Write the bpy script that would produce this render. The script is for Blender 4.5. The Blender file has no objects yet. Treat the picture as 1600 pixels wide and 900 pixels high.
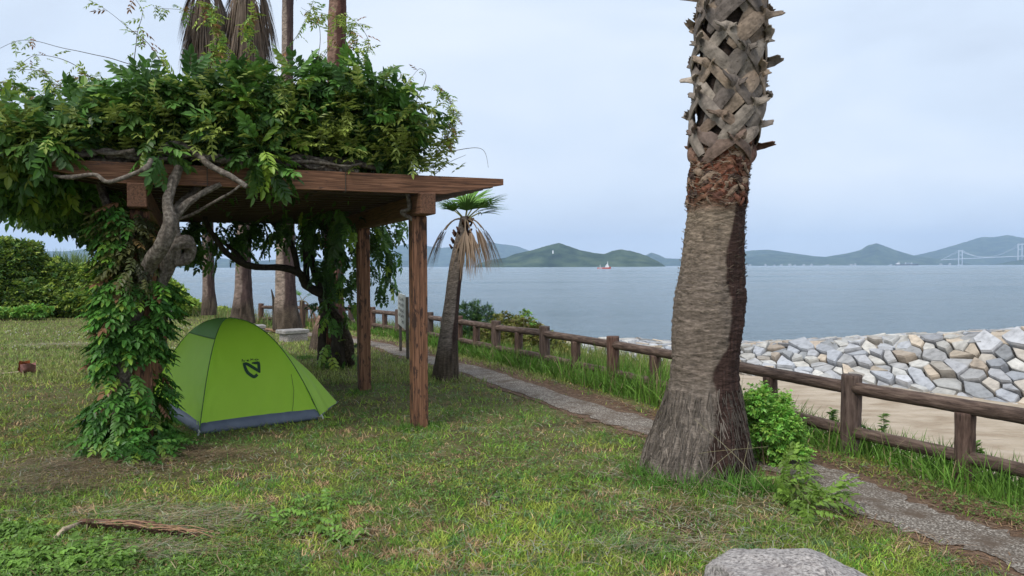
import bpy, math, random
import numpy as np
from mathutils import Vector, Matrix
from mathutils.bvhtree import BVHTree
random.seed(7); rng = np.random.default_rng(7)
S = bpy.context.scene
COL = S.collection
R_ = math.radians
# ------------------------------------------------------------------ camera
FPX = 1200.0; PITCH = math.atan(34 / FPX); ROLL = R_(.22)
cf = np.array([0, math.cos(PITCH), -math.sin(PITCH)]); cu0 = np.array([0, math.sin(PITCH), math.cos(PITCH)]); cr0 = np.array([1., 0, 0])
cr = math.cos(ROLL) * cr0 - math.sin(ROLL) * cu0; cu = math.cos(ROLL) * cu0 + math.sin(ROLL) * cr0
CAM = np.array([0, 0, 1.6])
cam = bpy.data.cameras.new('camera'); co = bpy.data.objects.new('camera', cam); COL.objects.link(co)
cam.sensor_width = 36; cam.lens = FPX / 1600 * 36; cam.clip_start = .05; cam.clip_end = 60000
co.matrix_world = Matrix(((cr[0], cu[0], -cf[0], CAM[0]), (cr[1], cu[1], -cf[1], CAM[1]), (cr[2], cu[2], -cf[2], CAM[2]), (0, 0, 0, 1)))
S.camera = co
S.render.resolution_x = 1024; S.render.resolution_y = 576
S.view_settings.view_transform = 'Standard'; S.view_settings.look = 'None'
S.view_settings.exposure = 0.90; S.view_settings.gamma = 1; S.view_settings.use_curve_mapping = False
S.render.engine = 'CYCLES'
S.cycles.use_denoising = True
S.cycles.max_bounces = 6; S.cycles.diffuse_bounces = 3; S.cycles.transparent_max_bounces = 6; S.cycles.volume_bounces = 2
# ------------------------------------------------------------------ world and sun
SUN_EL, SUN_AZ = 52, 215          # azimuth clockwise from +Y: behind the camera, to the left
w = bpy.data.worlds.new('World'); S.world = w; w.use_nodes = True
nt = w.node_tree; nt.nodes.clear()
def nn(t, ty, **k):
    n = t.nodes.new(ty)
    for a, b in k.items():
        if hasattr(n, a): setattr(n, a, b)
        else: n.inputs[a.replace('_', ' ')].default_value = b
    return n
out = nn(nt, 'ShaderNodeOutputWorld'); bg = nn(nt, 'ShaderNodeBackground', Strength=.1)
sky = nn(nt, 'ShaderNodeTexSky', sky_type='NISHITA', sun_disc=False, sun_elevation=R_(SUN_EL), sun_rotation=R_(SUN_AZ), air_density=1.2, dust_density=3.0, ozone_density=1.5)
tc = nn(nt, 'ShaderNodeTexCoord')
mp = nn(nt, 'ShaderNodeMapping'); mp.inputs['Scale'].default_value = (1.2, 1.2, 3.2)
cn = nn(nt, 'ShaderNodeTexNoise', Scale=1.7, Detail=6.0, Roughness=.5); cn.inputs['Distortion'].default_value = .4
cr_ = nn(nt, 'ShaderNodeValToRGB')
el = cr_.color_ramp.elements
el[0].position = .30; el[0].color = (3.45, 3.95, 4.75, 1)
el[1].position = .72; el[1].color = (4.95, 5.35, 5.95, 1)
e_ = el.new(.45); e_.color = (4.05, 4.65, 5.5, 1)
mx = nn(nt, 'ShaderNodeMix', data_type='RGBA'); mx.inputs[0].default_value = .95
nt.links.new(tc.outputs['Generated'], mp.inputs[0]); nt.links.new(mp.outputs[0], cn.inputs['Vector'])
nt.links.new(cn.outputs['Fac'], cr_.inputs[0]); nt.links.new(sky.outputs[0], mx.inputs[6]); nt.links.new(cr_.outputs[0], mx.inputs[7])
nt.links.new(mx.outputs[2], bg.inputs[0]); nt.links.new(bg.outputs[0], out.inputs[0])
sl = bpy.data.lights.new('sun', 'SUN'); sl.energy = 1.5; sl.angle = R_(25); sl.color = (1, .96, .9)
so = bpy.data.objects.new('sun', sl); COL.objects.link(so)
sd = Vector((math.sin(R_(SUN_AZ)) * math.cos(R_(SUN_EL)), math.cos(R_(SUN_AZ)) * math.cos(R_(SUN_EL)), math.sin(R_(SUN_EL))))
so.rotation_euler = sd.to_track_quat('Z', 'Y').to_euler()

# ------------------------------------------------------------------ helpers
def at_y(px, py, y):
    d = cf + cr * (px - 800) / FPX - cu * (py - 450) / FPX
    return CAM + d * (y / d[1])
def at_z(px, py, z=0.):
    d = cf + cr * (px - 800) / FPX - cu * (py - 450) / FPX
    return CAM + d * ((z - CAM[2]) / d[2])
def norm(a):
    a = np.asarray(a, float); return a / (np.linalg.norm(a, axis=-1, keepdims=True) + 1e-9)
def _h(i, j, k, s):
    n = (i * 374761393 + j * 668265263 + k * 2147483647 + s * 1274126177) & 0xffffffff
    n = ((n ^ (n >> 13)) * 1274126177) & 0xffffffff
    return ((n ^ (n >> 16)) & 0xffffff) / 16777215.0
def vn(P, s=0):
    "smooth value noise 0..1 of an (N,3) or (N,2) array"
    P = np.asarray(P, float)
    if P.shape[1] == 2: P = np.c_[P, np.zeros(len(P))]
    I = np.floor(P).astype(np.int64); f = P - I; f = f * f * (3 - 2 * f); r = 0
    for a in (0, 1):
        for b in (0, 1):
            for c in (0, 1):
                wt = (f[:, 0] if a else 1 - f[:, 0]) * (f[:, 1] if b else 1 - f[:, 1]) * (f[:, 2] if c else 1 - f[:, 2])
                r = r + wt * _h(I[:, 0] + a, I[:, 1] + b, I[:, 2] + c, s)
    return r
def fbm(P, s=0, o=4):
    P = np.asarray(P, float); r = 0; a = .5; t = 0
    for k in range(o): r = r + a * vn(P * 2 ** k, s + k); t += a; a *= .5
    return r / t
class MB:
    def __init__(s): s.V = []; s.F = []; s.C = []; s.n = 0
    def add(s, V, F, c=(1, 1, 1)):
        V = np.asarray(V, float).reshape(-1, 3); c = np.asarray(c, float)
        if c.ndim == 1: c = np.tile(c[:3], (len(V), 1))
        if isinstance(F, np.ndarray): s.F.append(F.astype(np.int64) + s.n)
        else:
            by = {}
            for f in F: by.setdefault(len(f), []).append(f)
            for k, q in by.items(): s.F.append(np.array(q, dtype=np.int64) + s.n)
        s.V.append(V); s.C.append(c); s.n += len(V); return s
    def mesh(s, name, smooth=False):
        V = np.concatenate(s.V); C = np.concatenate(s.C)
        me = bpy.data.meshes.new(name); me.vertices.add(len(V)); me.vertices.foreach_set('co', V.ravel())
        nl = sum(f.size for f in s.F); npoly = sum(len(f) for f in s.F)
        me.loops.add(nl); me.polygons.add(npoly)
        me.loops.foreach_set('vertex_index', np.concatenate([f.ravel() for f in s.F]))
        tot = np.concatenate([np.full(len(f), f.shape[1]) for f in s.F]); st = np.r_[0, np.cumsum(tot)[:-1]]
        me.polygons.foreach_set('loop_start', st)
        me.polygons.foreach_set('use_smooth', np.full(npoly, bool(smooth)))
        me.update(calc_edges=True)
        a = me.color_attributes.new('tint', 'FLOAT_COLOR', 'POINT')
        a.data.foreach_set('color', np.c_[C, np.ones(len(C))].ravel())
        return me
    def build(s, name, mat, parent=None, smooth=False):
        me = s.mesh(name, smooth); me.materials.append(mat)
        o = bpy.data.objects.new(name, me); COL.objects.link(o)
        if parent is not None:
            o.parent = parent; off = Vector(); q = parent
            while q: off += q.location; q = q.parent
            me.transform(Matrix.Translation(-off))
        return o
def tag(o, label, cat, group=None):
    o['label'] = label; o['category'] = cat
    if group: o['group'] = group
    return o
def thing(name, label, cat, loc=(0, 0, 0), group=None):
    o = bpy.data.objects.new(name, None); COL.objects.link(o); o.location = Vector([float(v) for v in loc]); o.empty_display_size = .2
    return tag(o, label, cat, group)
def struct(o): o['kind'] = 'structure'; return o
def stuff(o, label, cat): o['kind'] = 'stuff'; return tag(o, label, cat)
def rest_origin(o):
    "move a one-mesh thing's origin to the middle of its foot"
    me = o.data; n = len(me.vertices); V = np.empty(n * 3); me.vertices.foreach_get('co', V); V = V.reshape(-1, 3)
    c = Vector(((V[:, 0].min() + V[:, 0].max()) / 2, (V[:, 1].min() + V[:, 1].max()) / 2, V[:, 2].min()))
    me.transform(Matrix.Translation(-c)); o.location = c; return o
def box(cx, cy, cz, sx, sy, sz, rz=0, bev=.0):
    "box with chamfered vertical outline corners and top; centre, full sizes"
    hx, hy, hz = sx / 2, sy / 2, sz / 2
    if bev <= 0:
        V = np.array([[x, y, z] for z in (-hz, hz) for x, y in ((-hx, -hy), (hx, -hy), (hx, hy), (-hx, hy))])
        F = [(3, 2, 1, 0), (4, 5, 6, 7)] + [(i, (i + 1) % 4, 4 + (i + 1) % 4, 4 + i) for i in range(4)]
    else:
        b = bev; oc = lambda i: [(-hx + b, -hy + i), (hx - b, -hy + i), (hx - i, -hy + b), (hx - i, hy - b), (hx - b, hy - i), (-hx + b, hy - i), (-hx + i, hy - b), (-hx + i, -hy + b)]
        ins = [(x * (1 - b / hx), y * (1 - b / hy)) for x, y in oc(0)]
        L = [(ins, -hz), (oc(0), -hz + b), (oc(0), hz - b), (ins, hz)]
        V = np.array([[x, y, z] for o, z in L for x, y in o]); F = []
        for l in range(3):
            for i in range(8): F.append((l * 8 + i, l * 8 + (i + 1) % 8, l * 8 + 8 + (i + 1) % 8, l * 8 + 8 + i))
        F.append(tuple(range(7, -1, -1))); F.append(tuple(range(24, 32)))
    c, s = math.cos(rz), math.sin(rz)
    return np.c_[V[:, 0] * c - V[:, 1] * s + cx, V[:, 0] * s + V[:, 1] * c + cy, V[:, 2] + cz], F
def spline(P, n=8):
    P = np.asarray(P, float); Q = np.vstack([2 * P[0] - P[1], P, 2 * P[-1] - P[-2]]); o = []
    for i in range(len(P) - 1):
        a, b, c, d = Q[i:i + 4]
        for t in np.linspace(0, 1, n, endpoint=False):
            o.append(.5 * (2 * b + (c - a) * t + (2 * a - 5 * b + 4 * c - d) * t * t + (-a + 3 * b - 3 * c + d) * t ** 3))
    o.append(P[-1]); return np.array(o)
def tube(P, r, n=8, rough=0., seed=0, freq=6., cap=True, ridge=0):
    P = np.asarray(P, float); m = len(P); r = np.interp(np.linspace(0, 1, m), np.linspace(0, 1, len(np.atleast_1d(r))), np.atleast_1d(r))
    T = norm(np.gradient(P, axis=0)); u = np.cross(T[0], [0, 0, 1.]) if abs(T[0][2]) < .9 else np.cross(T[0], [0, 1., 0]); u = norm(u); U = []
    for t in T:
        u = norm(u - t * (u @ t)); U.append(u)
    U = np.array(U); Wv = np.cross(T, U); th = np.linspace(0, 2 * math.pi, n, endpoint=False)
    D = U[:, None, :] * np.cos(th)[None, :, None] + Wv[:, None, :] * np.sin(th)[None, :, None]
    rr = np.tile(r[:, None], (1, n))
    if rough > 0:
        q = (P[:, None, :] + D * r[:, None, None]).reshape(-1, 3); rr = rr * (1 + rough * (fbm(q * freq, seed, 3).reshape(m, n) - .5) * 2)
    if ridge: rr = rr * (1 + ridge * np.sin(th[None, :] * 6 + np.arange(m)[:, None] * .33) * (.6 + .4 * np.sin(np.arange(m)[:, None] * .21)))
    V = (P[:, None, :] + D * rr[:, :, None]).reshape(-1, 3)
    i = np.arange(m - 1)[:, None] * n; j = np.arange(n)[None, :]; jn = (j + 1) % n
    F = np.stack([i + j, i + jn, i + n + jn, i + n + j], -1).reshape(-1, 4)
    return V, F
def add_tube(mb, P, r, n=8, c=(1, 1, 1), **k):
    V, F = tube(P, r, n, **k); mb.add(V, F, c)
    mb.F.append(np.array([list(range(n - 1, -1, -1))]) + mb.n - len(V)); mb.F.append(np.array([list(range(n))]) + mb.n - n)
# ---- materials
def mat(name, cols, scale=(5, 5, 5), rough=.8, bump=.3, bscale=None, detail=6, tint=0., spec=.3, dist=.0, bdist=.02, second=None, space='Object', lo=.3, hi=.7, trans=0., metal=0):
    m = bpy.data.materials.new(name); m.use_nodes = True; t = m.node_tree; t.nodes.clear(); L = t.links.new
    o = nn(t, 'ShaderNodeOutputMaterial'); b = nn(t, 'ShaderNodeBsdfPrincipled'); b.inputs['Roughness'].default_value = rough
    b.inputs['Specular IOR Level'].default_value = spec; b.inputs['Metallic'].default_value = metal
    c = nn(t, 'ShaderNodeTexCoord'); mp = nn(t, 'ShaderNodeMapping'); mp.inputs['Scale'].default_value = scale
    L(c.outputs[space], mp.inputs[0])
    n = nn(t, 'ShaderNodeTexNoise', Scale=1.0, Detail=float(detail), Roughness=.6); n.inputs['Distortion'].default_value = dist
    L(mp.outputs[0], n.inputs['Vector'])
    rp = nn(t, 'ShaderNodeValToRGB'); e = rp.color_ramp.elements
    k = len(cols); e[0].position = lo; e[0].color = (*cols[0], 1); e[1].position = hi; e[1].color = (*cols[-1], 1)
    for i in range(1, k - 1): q = e.new(lo + (hi - lo) * i / (k - 1)); q.color = (*cols[i], 1)
    L(n.outputs['Fac'], rp.inputs[0]); colr = rp.outputs[0]
    if second:   # (scale, colour, lo, hi)
        sc, c2, l2, h2 = second
        mp2 = nn(t, 'ShaderNodeMapping'); mp2.inputs['Scale'].default_value = sc; L(c.outputs[space], mp2.inputs[0])
        n2 = nn(t, 'ShaderNodeTexNoise', Scale=1.0, Detail=5.0, Roughness=.65); L(mp2.outputs[0], n2.inputs['Vector'])
        mr = nn(t, 'ShaderNodeMapRange'); mr.inputs[1].default_value = l2; mr.inputs[2].default_value = h2; L(n2.outputs['Fac'], mr.inputs[0])
        x = nn(t, 'ShaderNodeMix', data_type='RGBA'); L(mr.outputs[0], x.inputs[0]); L(colr, x.inputs[6]); x.inputs[7].default_value = (*c2, 1); colr = x.outputs[2]
    if tint:
        at = nn(t, 'ShaderNodeAttribute', attribute_name='tint'); x = nn(t, 'ShaderNodeMix', data_type='RGBA', blend_type='MULTIPLY'); x.inputs[0].default_value = 1
        L(colr, x.inputs[6]); L(at.outputs['Color'], x.inputs[7]); colr = x.outputs[2]
    L(colr, b.inputs['Base Color'])
    if bump:
        bn = nn(t, 'ShaderNodeTexNoise', Scale=1.0, Detail=8.0, Roughness=.65); mp3 = nn(t, 'ShaderNodeMapping'); mp3.inputs['Scale'].default_value = bscale or scale
        L(c.outputs[space], mp3.inputs[0]); L(mp3.outputs[0], bn.inputs['Vector'])
        bp = nn(t, 'ShaderNodeBump', Strength=bump, Distance=bdist); L(bn.outputs['Fac'], bp.inputs['Height']); L(bp.outputs[0], b.inputs['Normal'])
    sh = b.outputs[0]
    if trans:
        tr = nn(t, 'ShaderNodeBsdfTranslucent'); L(colr, tr.inputs[0]); ms = nn(t, 'ShaderNodeMixShader'); ms.inputs[0].default_value = trans
        L(sh, ms.inputs[1]); L(tr.outputs[0], ms.inputs[2]); sh = ms.outputs[0]
    L(sh, o.inputs[0]); return m
W1 = (1, 1, 1)
M = {}
M['leaf'] = mat('leaf', [(.75,) * 3, (1.2,) * 3], (9, 9, 9), .42, 0, tint=1, spec=.35, trans=.28)
M['grass'] = mat('grass', [(.75,) * 3, (1.2,) * 3], (3, 3, 3), .6, 0, tint=1, spec=.2, trans=.2)
M['bark'] = mat('bark', [(.6,) * 3, (1.0,) * 3, (1.35,) * 3], (22, 22, 9), .9, .6, (60, 60, 14), tint=1, spec=.15, bdist=.02)
M['palmbark'] = mat('palm_bark', [(.5,) * 3, (.95,) * 3, (1.45,) * 3], (26, 26, 90), .92, .9, (34, 34, 190), tint=1, spec=.12, bdist=.012, dist=.6)
M['vinebark'] = mat('vine_bark', [(.05, .042, .034), (.13, .108, .088), (.26, .23, .19)], (34, 34, 34), .9, .7, (55, 55, 25), tint=1, spec=.15, bdist=.02)
M['darkbark'] = mat('dark_bark', [(.03, .025, .02), (.08, .065, .05)], (20, 20, 10), .9, .6, spec=.1)
M['frond'] = mat('frond', [(.8,) * 3, (1.15,) * 3], (8, 8, 8), .55, 0, tint=1, spec=.3, trans=.15)
M['boot'] = mat('leaf_base', [(.45,) * 3, (.95,) * 3, (1.3,) * 3], (14, 14, 14), .8, .6, (40, 40, 40), tint=1, spec=.2, bdist=.01, second=((45, 45, 45), (.09, .06, .045), .58, .75))
def wood(name, ax, cols, worn, amt=.56):
    sc = [70, 70, 70]; sc[ax] = 2.5; s2 = [22, 22, 22]; s2[ax] = 6
    return mat(name, cols, tuple(sc), .75, .55, tuple(sc), detail=8, spec=.25, bdist=.008, dist=.8, second=(tuple(s2), worn, amt, amt + .06))
REDW = [(.045, .025, .016), (.18, .085, .048), (.33, .165, .095)]
M['post'] = wood('post_wood', 2, REDW, (.055, .03, .022), .53)
M['beamx'] = wood('joist_wood', 0, REDW, (.10, .055, .04), .6)
M['beamy'] = wood('beam_wood', 1, [(.04, .02, .014), (.14, .07, .042), (.2, .1, .06)], (.09, .06, .045), .6)
M['joistshade'] = wood('shaded_joist_wood', 0, [(.025, .018, .014), (.07, .045, .032), (.11, .075, .055)], (.04, .03, .024), .6)  # joist wood darkened: shade under the canopy put into the colour
M['log'] = mat('log', [(.035, .024, .02), (.10, .072, .06), (.17, .13, .11)], (40, 40, 6), .8, .9, (60, 60, 9), tint=1, spec=.25, bdist=.02)
M['stone'] = mat('stone', [(.65,) * 3, (1.,) * 3, (1.2,) * 3], (5, 5, 5), .85, .5, (14, 14, 14), tint=1, spec=.25, bdist=.03)
M['core'] = mat('rubble_core', [(.05, .048, .045), (.10, .095, .09)], (6, 6, 6), .9, .5)
M['sand'] = mat('sand', [(.36, .28, .20), (.46, .375, .28), (.53, .44, .34)], (1.2, 2.2, 1), .95, .9, (3.2, 8, 3), detail=8, spec=.1, bdist=.12, lo=.35, hi=.65)
M['ground'] = mat('ground', [(.085, .068, .036), (.13, .125, .05), (.11, .135, .042)], (1.6, 1.6, 1.6), .95, .7, (40, 40, 40), detail=9, spec=.1, bdist=.03, lo=.36, hi=.64, second=((9, 9, 9), (.17, .13, .08), .58, .76))
M['gravel'] = mat('gravel', [(.11, .09, .07), (.27, .23, .19), (.62, .57, .50)], (75, 75, 75), .9, .9, (80, 80, 80), detail=3, spec=.25, bdist=.02, lo=.42, hi=.68, second=((4, 4, 4), (.13, .095, .068), .46, .66))
M['dirt'] = mat('dirt', [(.06, .04, .028), (.14, .09, .06), (.22, .15, .10)], (30, 30, 30), .95, .8, (60, 60, 60), spec=.1, bdist=.02)
M['rock'] = mat('granite', [(.13, .115, .11), (.32, .29, .27), (.48, .44, .41)], (60, 60, 60), .85, .8, (28, 28, 28), detail=7, spec=.25, bdist=.02, lo=.36, hi=.62, second=((4, 4, 4), (.20, .17, .16), .5, .75))
M['slab'] = mat('slab', [(.16, .14, .12), (.30, .28, .26), (.38, .36, .34)], (9, 9, 9), .5, .5, (30, 30, 30), spec=.5)
M['hill'] = mat('hill_forest', [(.008, .02, .012), (.045, .072, .036), (.10, .13, .065)], (.012, .012, .012), 1, .0, detail=10, spec=0)
M['white'] = mat('white_paint', [(.75,) * 3, (.85,) * 3], (1, 1, 1), .5, 0)
M['town'] = mat('town_wall', [(.38, .38, .38), (.45, .45, .44)], (1, 1, 1), .8, 0)
M['red'] = mat('red_paint', [(.5, .08, .05), (.6, .1, .06)], (1, 1, 1), .5, 0)
M['hulldark'] = mat('dark_hull', [(.04, .045, .06), (.06, .06, .07)], (1, 1, 1), .5, 0)
M['bridge'] = mat('bridge_steel', [(.5, .54, .58), (.58, .61, .64)], (1, 1, 1), .5, 0)
M['fly'] = mat('tent_fly', [(.50, .82, .06), (.54, .86, .07)], (3, 3, 3), .48, .12, (5, 5, 5), spec=.35, bdist=.05, trans=.42)
M['flydark'] = mat('tent_vent', [(.10, .27, .03), (.12, .30, .035)], (3, 3, 3), .5, .12, (5, 5, 5), spec=.35, trans=.2)
M['floor'] = mat('tent_floor', [(.085, .105, .145), (.13, .155, .20)], (7, 7, 7), .5, .25, (9, 9, 9), spec=.35, bdist=.03)
M['logo'] = mat('logo_ink', [(.012, .045, .02), (.014, .05, .022)], (1, 1, 1), .6, 0)
M['cord'] = mat('cord', [(.5, .5, .48), (.6, .6, .58)], (1, 1, 1), .6, 0)
M['trim'] = mat('trim', [(.06, .16, .025), (.07, .18, .03)], (1, 1, 1), .6, 0)
M['signface'] = mat('sign_face', [(.40, .42, .38), (.52, .53, .49)], (6, 6, 6), .5, .1, spec=.4)
M['signtext'] = mat('sign_text', [(.03, .03, .03), (.05, .05, .05)], (1, 1, 1), .6, 0)
M['steel'] = mat('sign_post', [(.05, .04, .03), (.09, .08, .06)], (20, 20, 20), .6, .2)
# water
def water():
    m = bpy.data.materials.new('sea_water'); m.use_nodes = True; t = m.node_tree; L = t.links.new; b = t.nodes['Principled BSDF']
    b.inputs['Base Color'].default_value = (.14, .20, .235, 1); b.inputs['Roughness'].default_value = .16; b.inputs['IOR'].default_value = 1.33
    c = nn(t, 'ShaderNodeTexCoord'); prev = None
    for sc, st, d in (((.07, .2, 1), 1., 1.3), ((.4, 1.3, 1), 1., .6), ((1.8, 5.5, 1), 1., .2)):
        mp = nn(t, 'ShaderNodeMapping'); mp.inputs['Scale'].default_value = sc; mp.inputs['Rotation'].default_value = (0, 0, R_(7)); L(c.outputs['Object'], mp.inputs[0])
        n = nn(t, 'ShaderNodeTexNoise', Scale=1.0, Detail=6.0, Roughness=.62); n.inputs['Distortion'].default_value = .4; L(mp.outputs[0], n.inputs['Vector'])
        bp = nn(t, 'ShaderNodeBump', Strength=st, Distance=d); L(n.outputs['Fac'], bp.inputs['Height'])
        if prev: L(prev.outputs[0], bp.inputs['Normal'])
        prev = bp
    L(prev.outputs[0], b.inputs['Normal'])
    # wind patches: rougher and smoother water
    mp = nn(t, 'ShaderNodeMapping'); mp.inputs['Scale'].default_value = (.004, .02, 1); L(c.outputs['Object'], mp.inputs[0])
    n = nn(t, 'ShaderNodeTexNoise', Scale=1.0, Detail=5.0); L(mp.outputs[0], n.inputs['Vector'])
    mr = nn(t, 'ShaderNodeMapRange'); mr.inputs[1].default_value = .35; mr.inputs[2].default_value = .65; mr.inputs[3].default_value = .06; mr.inputs[4].default_value = .26
    L(n.outputs['Fac'], mr.inputs[0]); L(mr.outputs[0], b.inputs['Roughness'])
    return m
M['water'] = water()

# ------------------------------------------------------------------ terrain
FENCE = np.array([(3.72, 4.66), (2.86, 6.46), (2.10, 8.25), (1.32, 10.04), (.50, 11.75), (-.28, 13.45), (-1.06, 15.2), (-1.84, 17.1), (-2.8, 18.85), (-3.75, 20.6), (-4.7, 22.4), (-6.3, 23.4), (-7.95, 24.3)])
COAST = np.vstack([[(9.2, -8), (5.5, .9)], FENCE, [(-10.5, 28.5), (-15, 31.5), (-25, 37), (-80, 44)]])
def coast_s(X, Y):
    P = np.c_[X, Y]; best = np.full(len(P), 1e9); sg = np.ones(len(P)); along = np.zeros(len(P)); acc = 0
    for a, b in zip(COAST[:-1], COAST[1:]):
        d = b - a; l = np.linalg.norm(d); t = np.clip(((P - a) @ d) / l ** 2, 0, 1); q = a + t[:, None] * d; e = P - q
        dist = np.linalg.norm(e, axis=1); s = np.sign(d[1] * e[:, 0] - d[0] * e[:, 1])
        k = dist < best - 1e-9; best = np.where(k, dist, best); sg = np.where(k, s, sg); along = np.where(k, a[1] + t * d[1], along)
    return best * np.where(sg == 0, 1, sg), along
SEA = -1.95
def lawn_h(X, Y):
    return -.018 * np.clip(Y - 12, 0, 14) + .035 * (fbm(np.c_[X, Y] * .5, 3, 3) - .5)
def wall_t(X, Y):   # signed distance behind the breakwater's foot line
    return (X - 11.7) * .82 + (Y - 17.5) * .57
def terrain(X, Y):
    X = np.asarray(X, float); Y = np.asarray(Y, float)
    s, al = coast_s(X, Y); h = lawn_h(X, Y)
    wdt = np.interp(al, [0, 8.5, 11, 13, 18, 24, 30], [.5, .6, 1.6, 4.2, 4.0, 3.0, 1.5])
    s2 = np.clip(s, 0, None); drop = .10 * np.minimum(s2, wdt) + .85 * np.clip(s2 - wdt, 0, None)
    base = -1.62 - .055 * np.clip(Y - 20, 0, None) - .35 * np.clip(2.4 - X, 0, None) * (Y > 14) - .5 * np.clip(wall_t(X, Y) - 4.5, 0, None) + .05 * (fbm(np.c_[X, Y] * .8, 9, 3) - .5)
    base = np.maximum(base, -4)
    return np.where(s > 0, np.maximum(h - drop, base), h)
def tz(x, y): return float(terrain(np.array([x]), np.array([y]))[0])
xs = np.concatenate([np.arange(-90, -24, 4), np.arange(-24, -8, .5), np.arange(-8, 18, .22), np.arange(18, 60, 3)])
ys = np.concatenate([np.arange(-14, 2, 1), np.arange(2, 26, .22), np.arange(26, 46, .5), np.arange(46, 70, 4)])
GX, GY = np.meshgrid(xs, ys); H = terrain(GX.ravel(), GY.ravel()); nx, ny = len(xs), len(ys)
V = np.c_[GX.ravel(), GY.ravel(), H]
i = np.arange(ny - 1)[:, None] * nx; j = np.arange(nx - 1)[None, :]
Fq = np.stack([i + j, i + j + 1, i + nx + j + 1, i + nx + j], -1).reshape(-1, 4)
fc = V[Fq].mean(1); sandy = (fc[:, 2] < -1.15) & (fc[:, 0] > -2)
for nm, msk, mt in (('ground', ~sandy, 'ground'), ('beach', sandy, 'sand')):
    F2 = Fq[msk]; u, inv = np.unique(F2, return_inverse=True)
    mb = MB(); mb.add(V[u], inv.reshape(-1, 4)); struct(mb.build(nm, M[mt], smooth=True))
# sea: one sheet to the horizon
mb = MB(); mb.add([(-11000, 2, SEA), (11000, 2, SEA), (11000, 10500, SEA), (-11000, 10500, SEA)], [(0, 1, 2, 3)]); struct(mb.build('sea', M['water']))
# gravel path with its dirt verge
PATH = spline(np.array([at_z(px, py)[:2] for px, py in ((1900, 1010), (1600, 868), (1500, 836), (1400, 800), (1300, 752), (1180, 712), (1010, 668), (900, 635), (745, 582), (640, 551), (585, 532))] + [(-5.6, 20.2), (-8.6, 22.6)]), 8)
def path_d(X, Y):
    P = np.c_[X, Y]; best = np.full(len(P), 1e9)
    for a, b in zip(PATH[:-1], PATH[1:]):
        d = b - a; t = np.clip(((P - a) @ d) / (d @ d), 0, 1); best = np.minimum(best, np.linalg.norm(P - a - t[:, None] * d, axis=1))
    return best
def ribbon(P, wl, wr, n, lift, seed):
    T = norm(np.gradient(P, axis=0)); N = np.c_[T[:, 1], -T[:, 0]]
    k = np.arange(len(P)); jl = wl + .10 * (fbm(np.c_[k * .22, k * 0], seed) - .5) * 2; jr = wr + .10 * (fbm(np.c_[k * .22, k * 0 + 7], seed) - .5) * 2
    u = np.linspace(0, 1, n); XY = P[:, None, :] + N[:, None, :] * ((-jl)[:, None] * (1 - u) + jr[:, None] * u)[:, :, None]
    X, Y = XY[..., 0].ravel(), XY[..., 1].ravel(); Vv = np.c_[X, Y, terrain(X, Y) + lift]
    a = np.arange(len(P) - 1)[:, None] * n; b = np.arange(n - 1)[None, :]
    return Vv, np.stack([a + b, a + b + 1, a + n + b + 1, a + n + b], -1).reshape(-1, 4)
PD = spline(PATH[::3], 10)
mb = MB(); mb.add(*ribbon(PD, .34, .62, 9, .008, 4)); struct(mb.build('path_verge', M['dirt'], smooth=True))
mb = MB(); mb.add(*ribbon(PD, .25, .24, 7, .014, 5)); struct(mb.build('path', M['gravel'], smooth=True))

# ------------------------------------------------------------------ far hills
def hill(name, prof, D, depth, seed, rough=.05, base=None):
    prof = np.array(prof, float); px = np.linspace(prof[0, 0], prof[-1, 0], int((prof[-1, 0] - prof[0, 0]) / 2.2) + 2)
    py = np.interp(px, prof[:, 0], prof[:, 1]); R = np.array([at_y(a, b, D) for a, b in zip(px, py)]); Hh = np.clip(R[:, 2] - SEA, .5, None)
    nj = 26; v = np.linspace(-1, 1, nj); VV = []
    for jv in v:
        k = (1 - abs(jv)) ** .8 if jv < 0 else (1 - jv) ** .8
        y = D + jv * depth; x = R[:, 0] * (y / D if jv < 0 else 1)
        q = np.c_[x / (depth * .35), np.full(len(x), y / (depth * .35))]
        nz = (fbm(q, seed, 5) - .5) * 2
        z = SEA - .5 + Hh * k * (1 + .55 * nz * (1 - k)) + Hh.max() * .035 * (fbm(q * 9, seed + 5, 3) - .5) * k
        VV.append(np.c_[x, np.full(len(x), y), z])
    VV = np.array(VV); n = len(px); a = np.arange(nj - 1)[:, None] * n; b = np.arange(n - 1)[None, :]
    mb = MB(); mb.add(VV.reshape(-1, 3), np.stack([a + b, a + b + 1, a + n + b + 1, a + n + b], -1).reshape(-1, 4))
    return struct(mb.build(name, M['hill'], smooth=True))
hill('island_hill', [(736, 419), (752, 410), (770, 405), (790, 402), (805, 396), (830, 390), (850, 384), (873, 378), (890, 384), (905, 390), (925, 394), (945, 396), (958, 391), (970, 388.5), (985, 391), (1000, 395), (1015, 401), (1030, 409), (1040, 416)], 3100, 260, 11)
hill('far_hill', [(560, 400), (590, 388), (610, 384), (640, 380), (690, 386), (720, 384), (750, 379), (770, 378), (785, 381), (805, 383), (820, 388), (850, 400), (880, 414)], 9200, 900, 12)
hill('far_hill', [(990, 410), (1005, 400), (1018, 394), (1030, 398), (1040, 403), (1060, 404), (1090, 402), (1120, 396), (1170, 391), (1200, 389), (1225, 393), (1260, 398), (1300, 404)], 7400, 500, 13)
hill('far_hill', [(1130, 405), (1160, 402), (1200, 396), (1240, 398), (1290, 401), (1320, 396), (1345, 390), (1358, 382), (1371, 379), (1384, 384), (1400, 390), (1425, 398), (1450, 402), (1500, 408), (1530, 416)], 6600, 500, 14)
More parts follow.
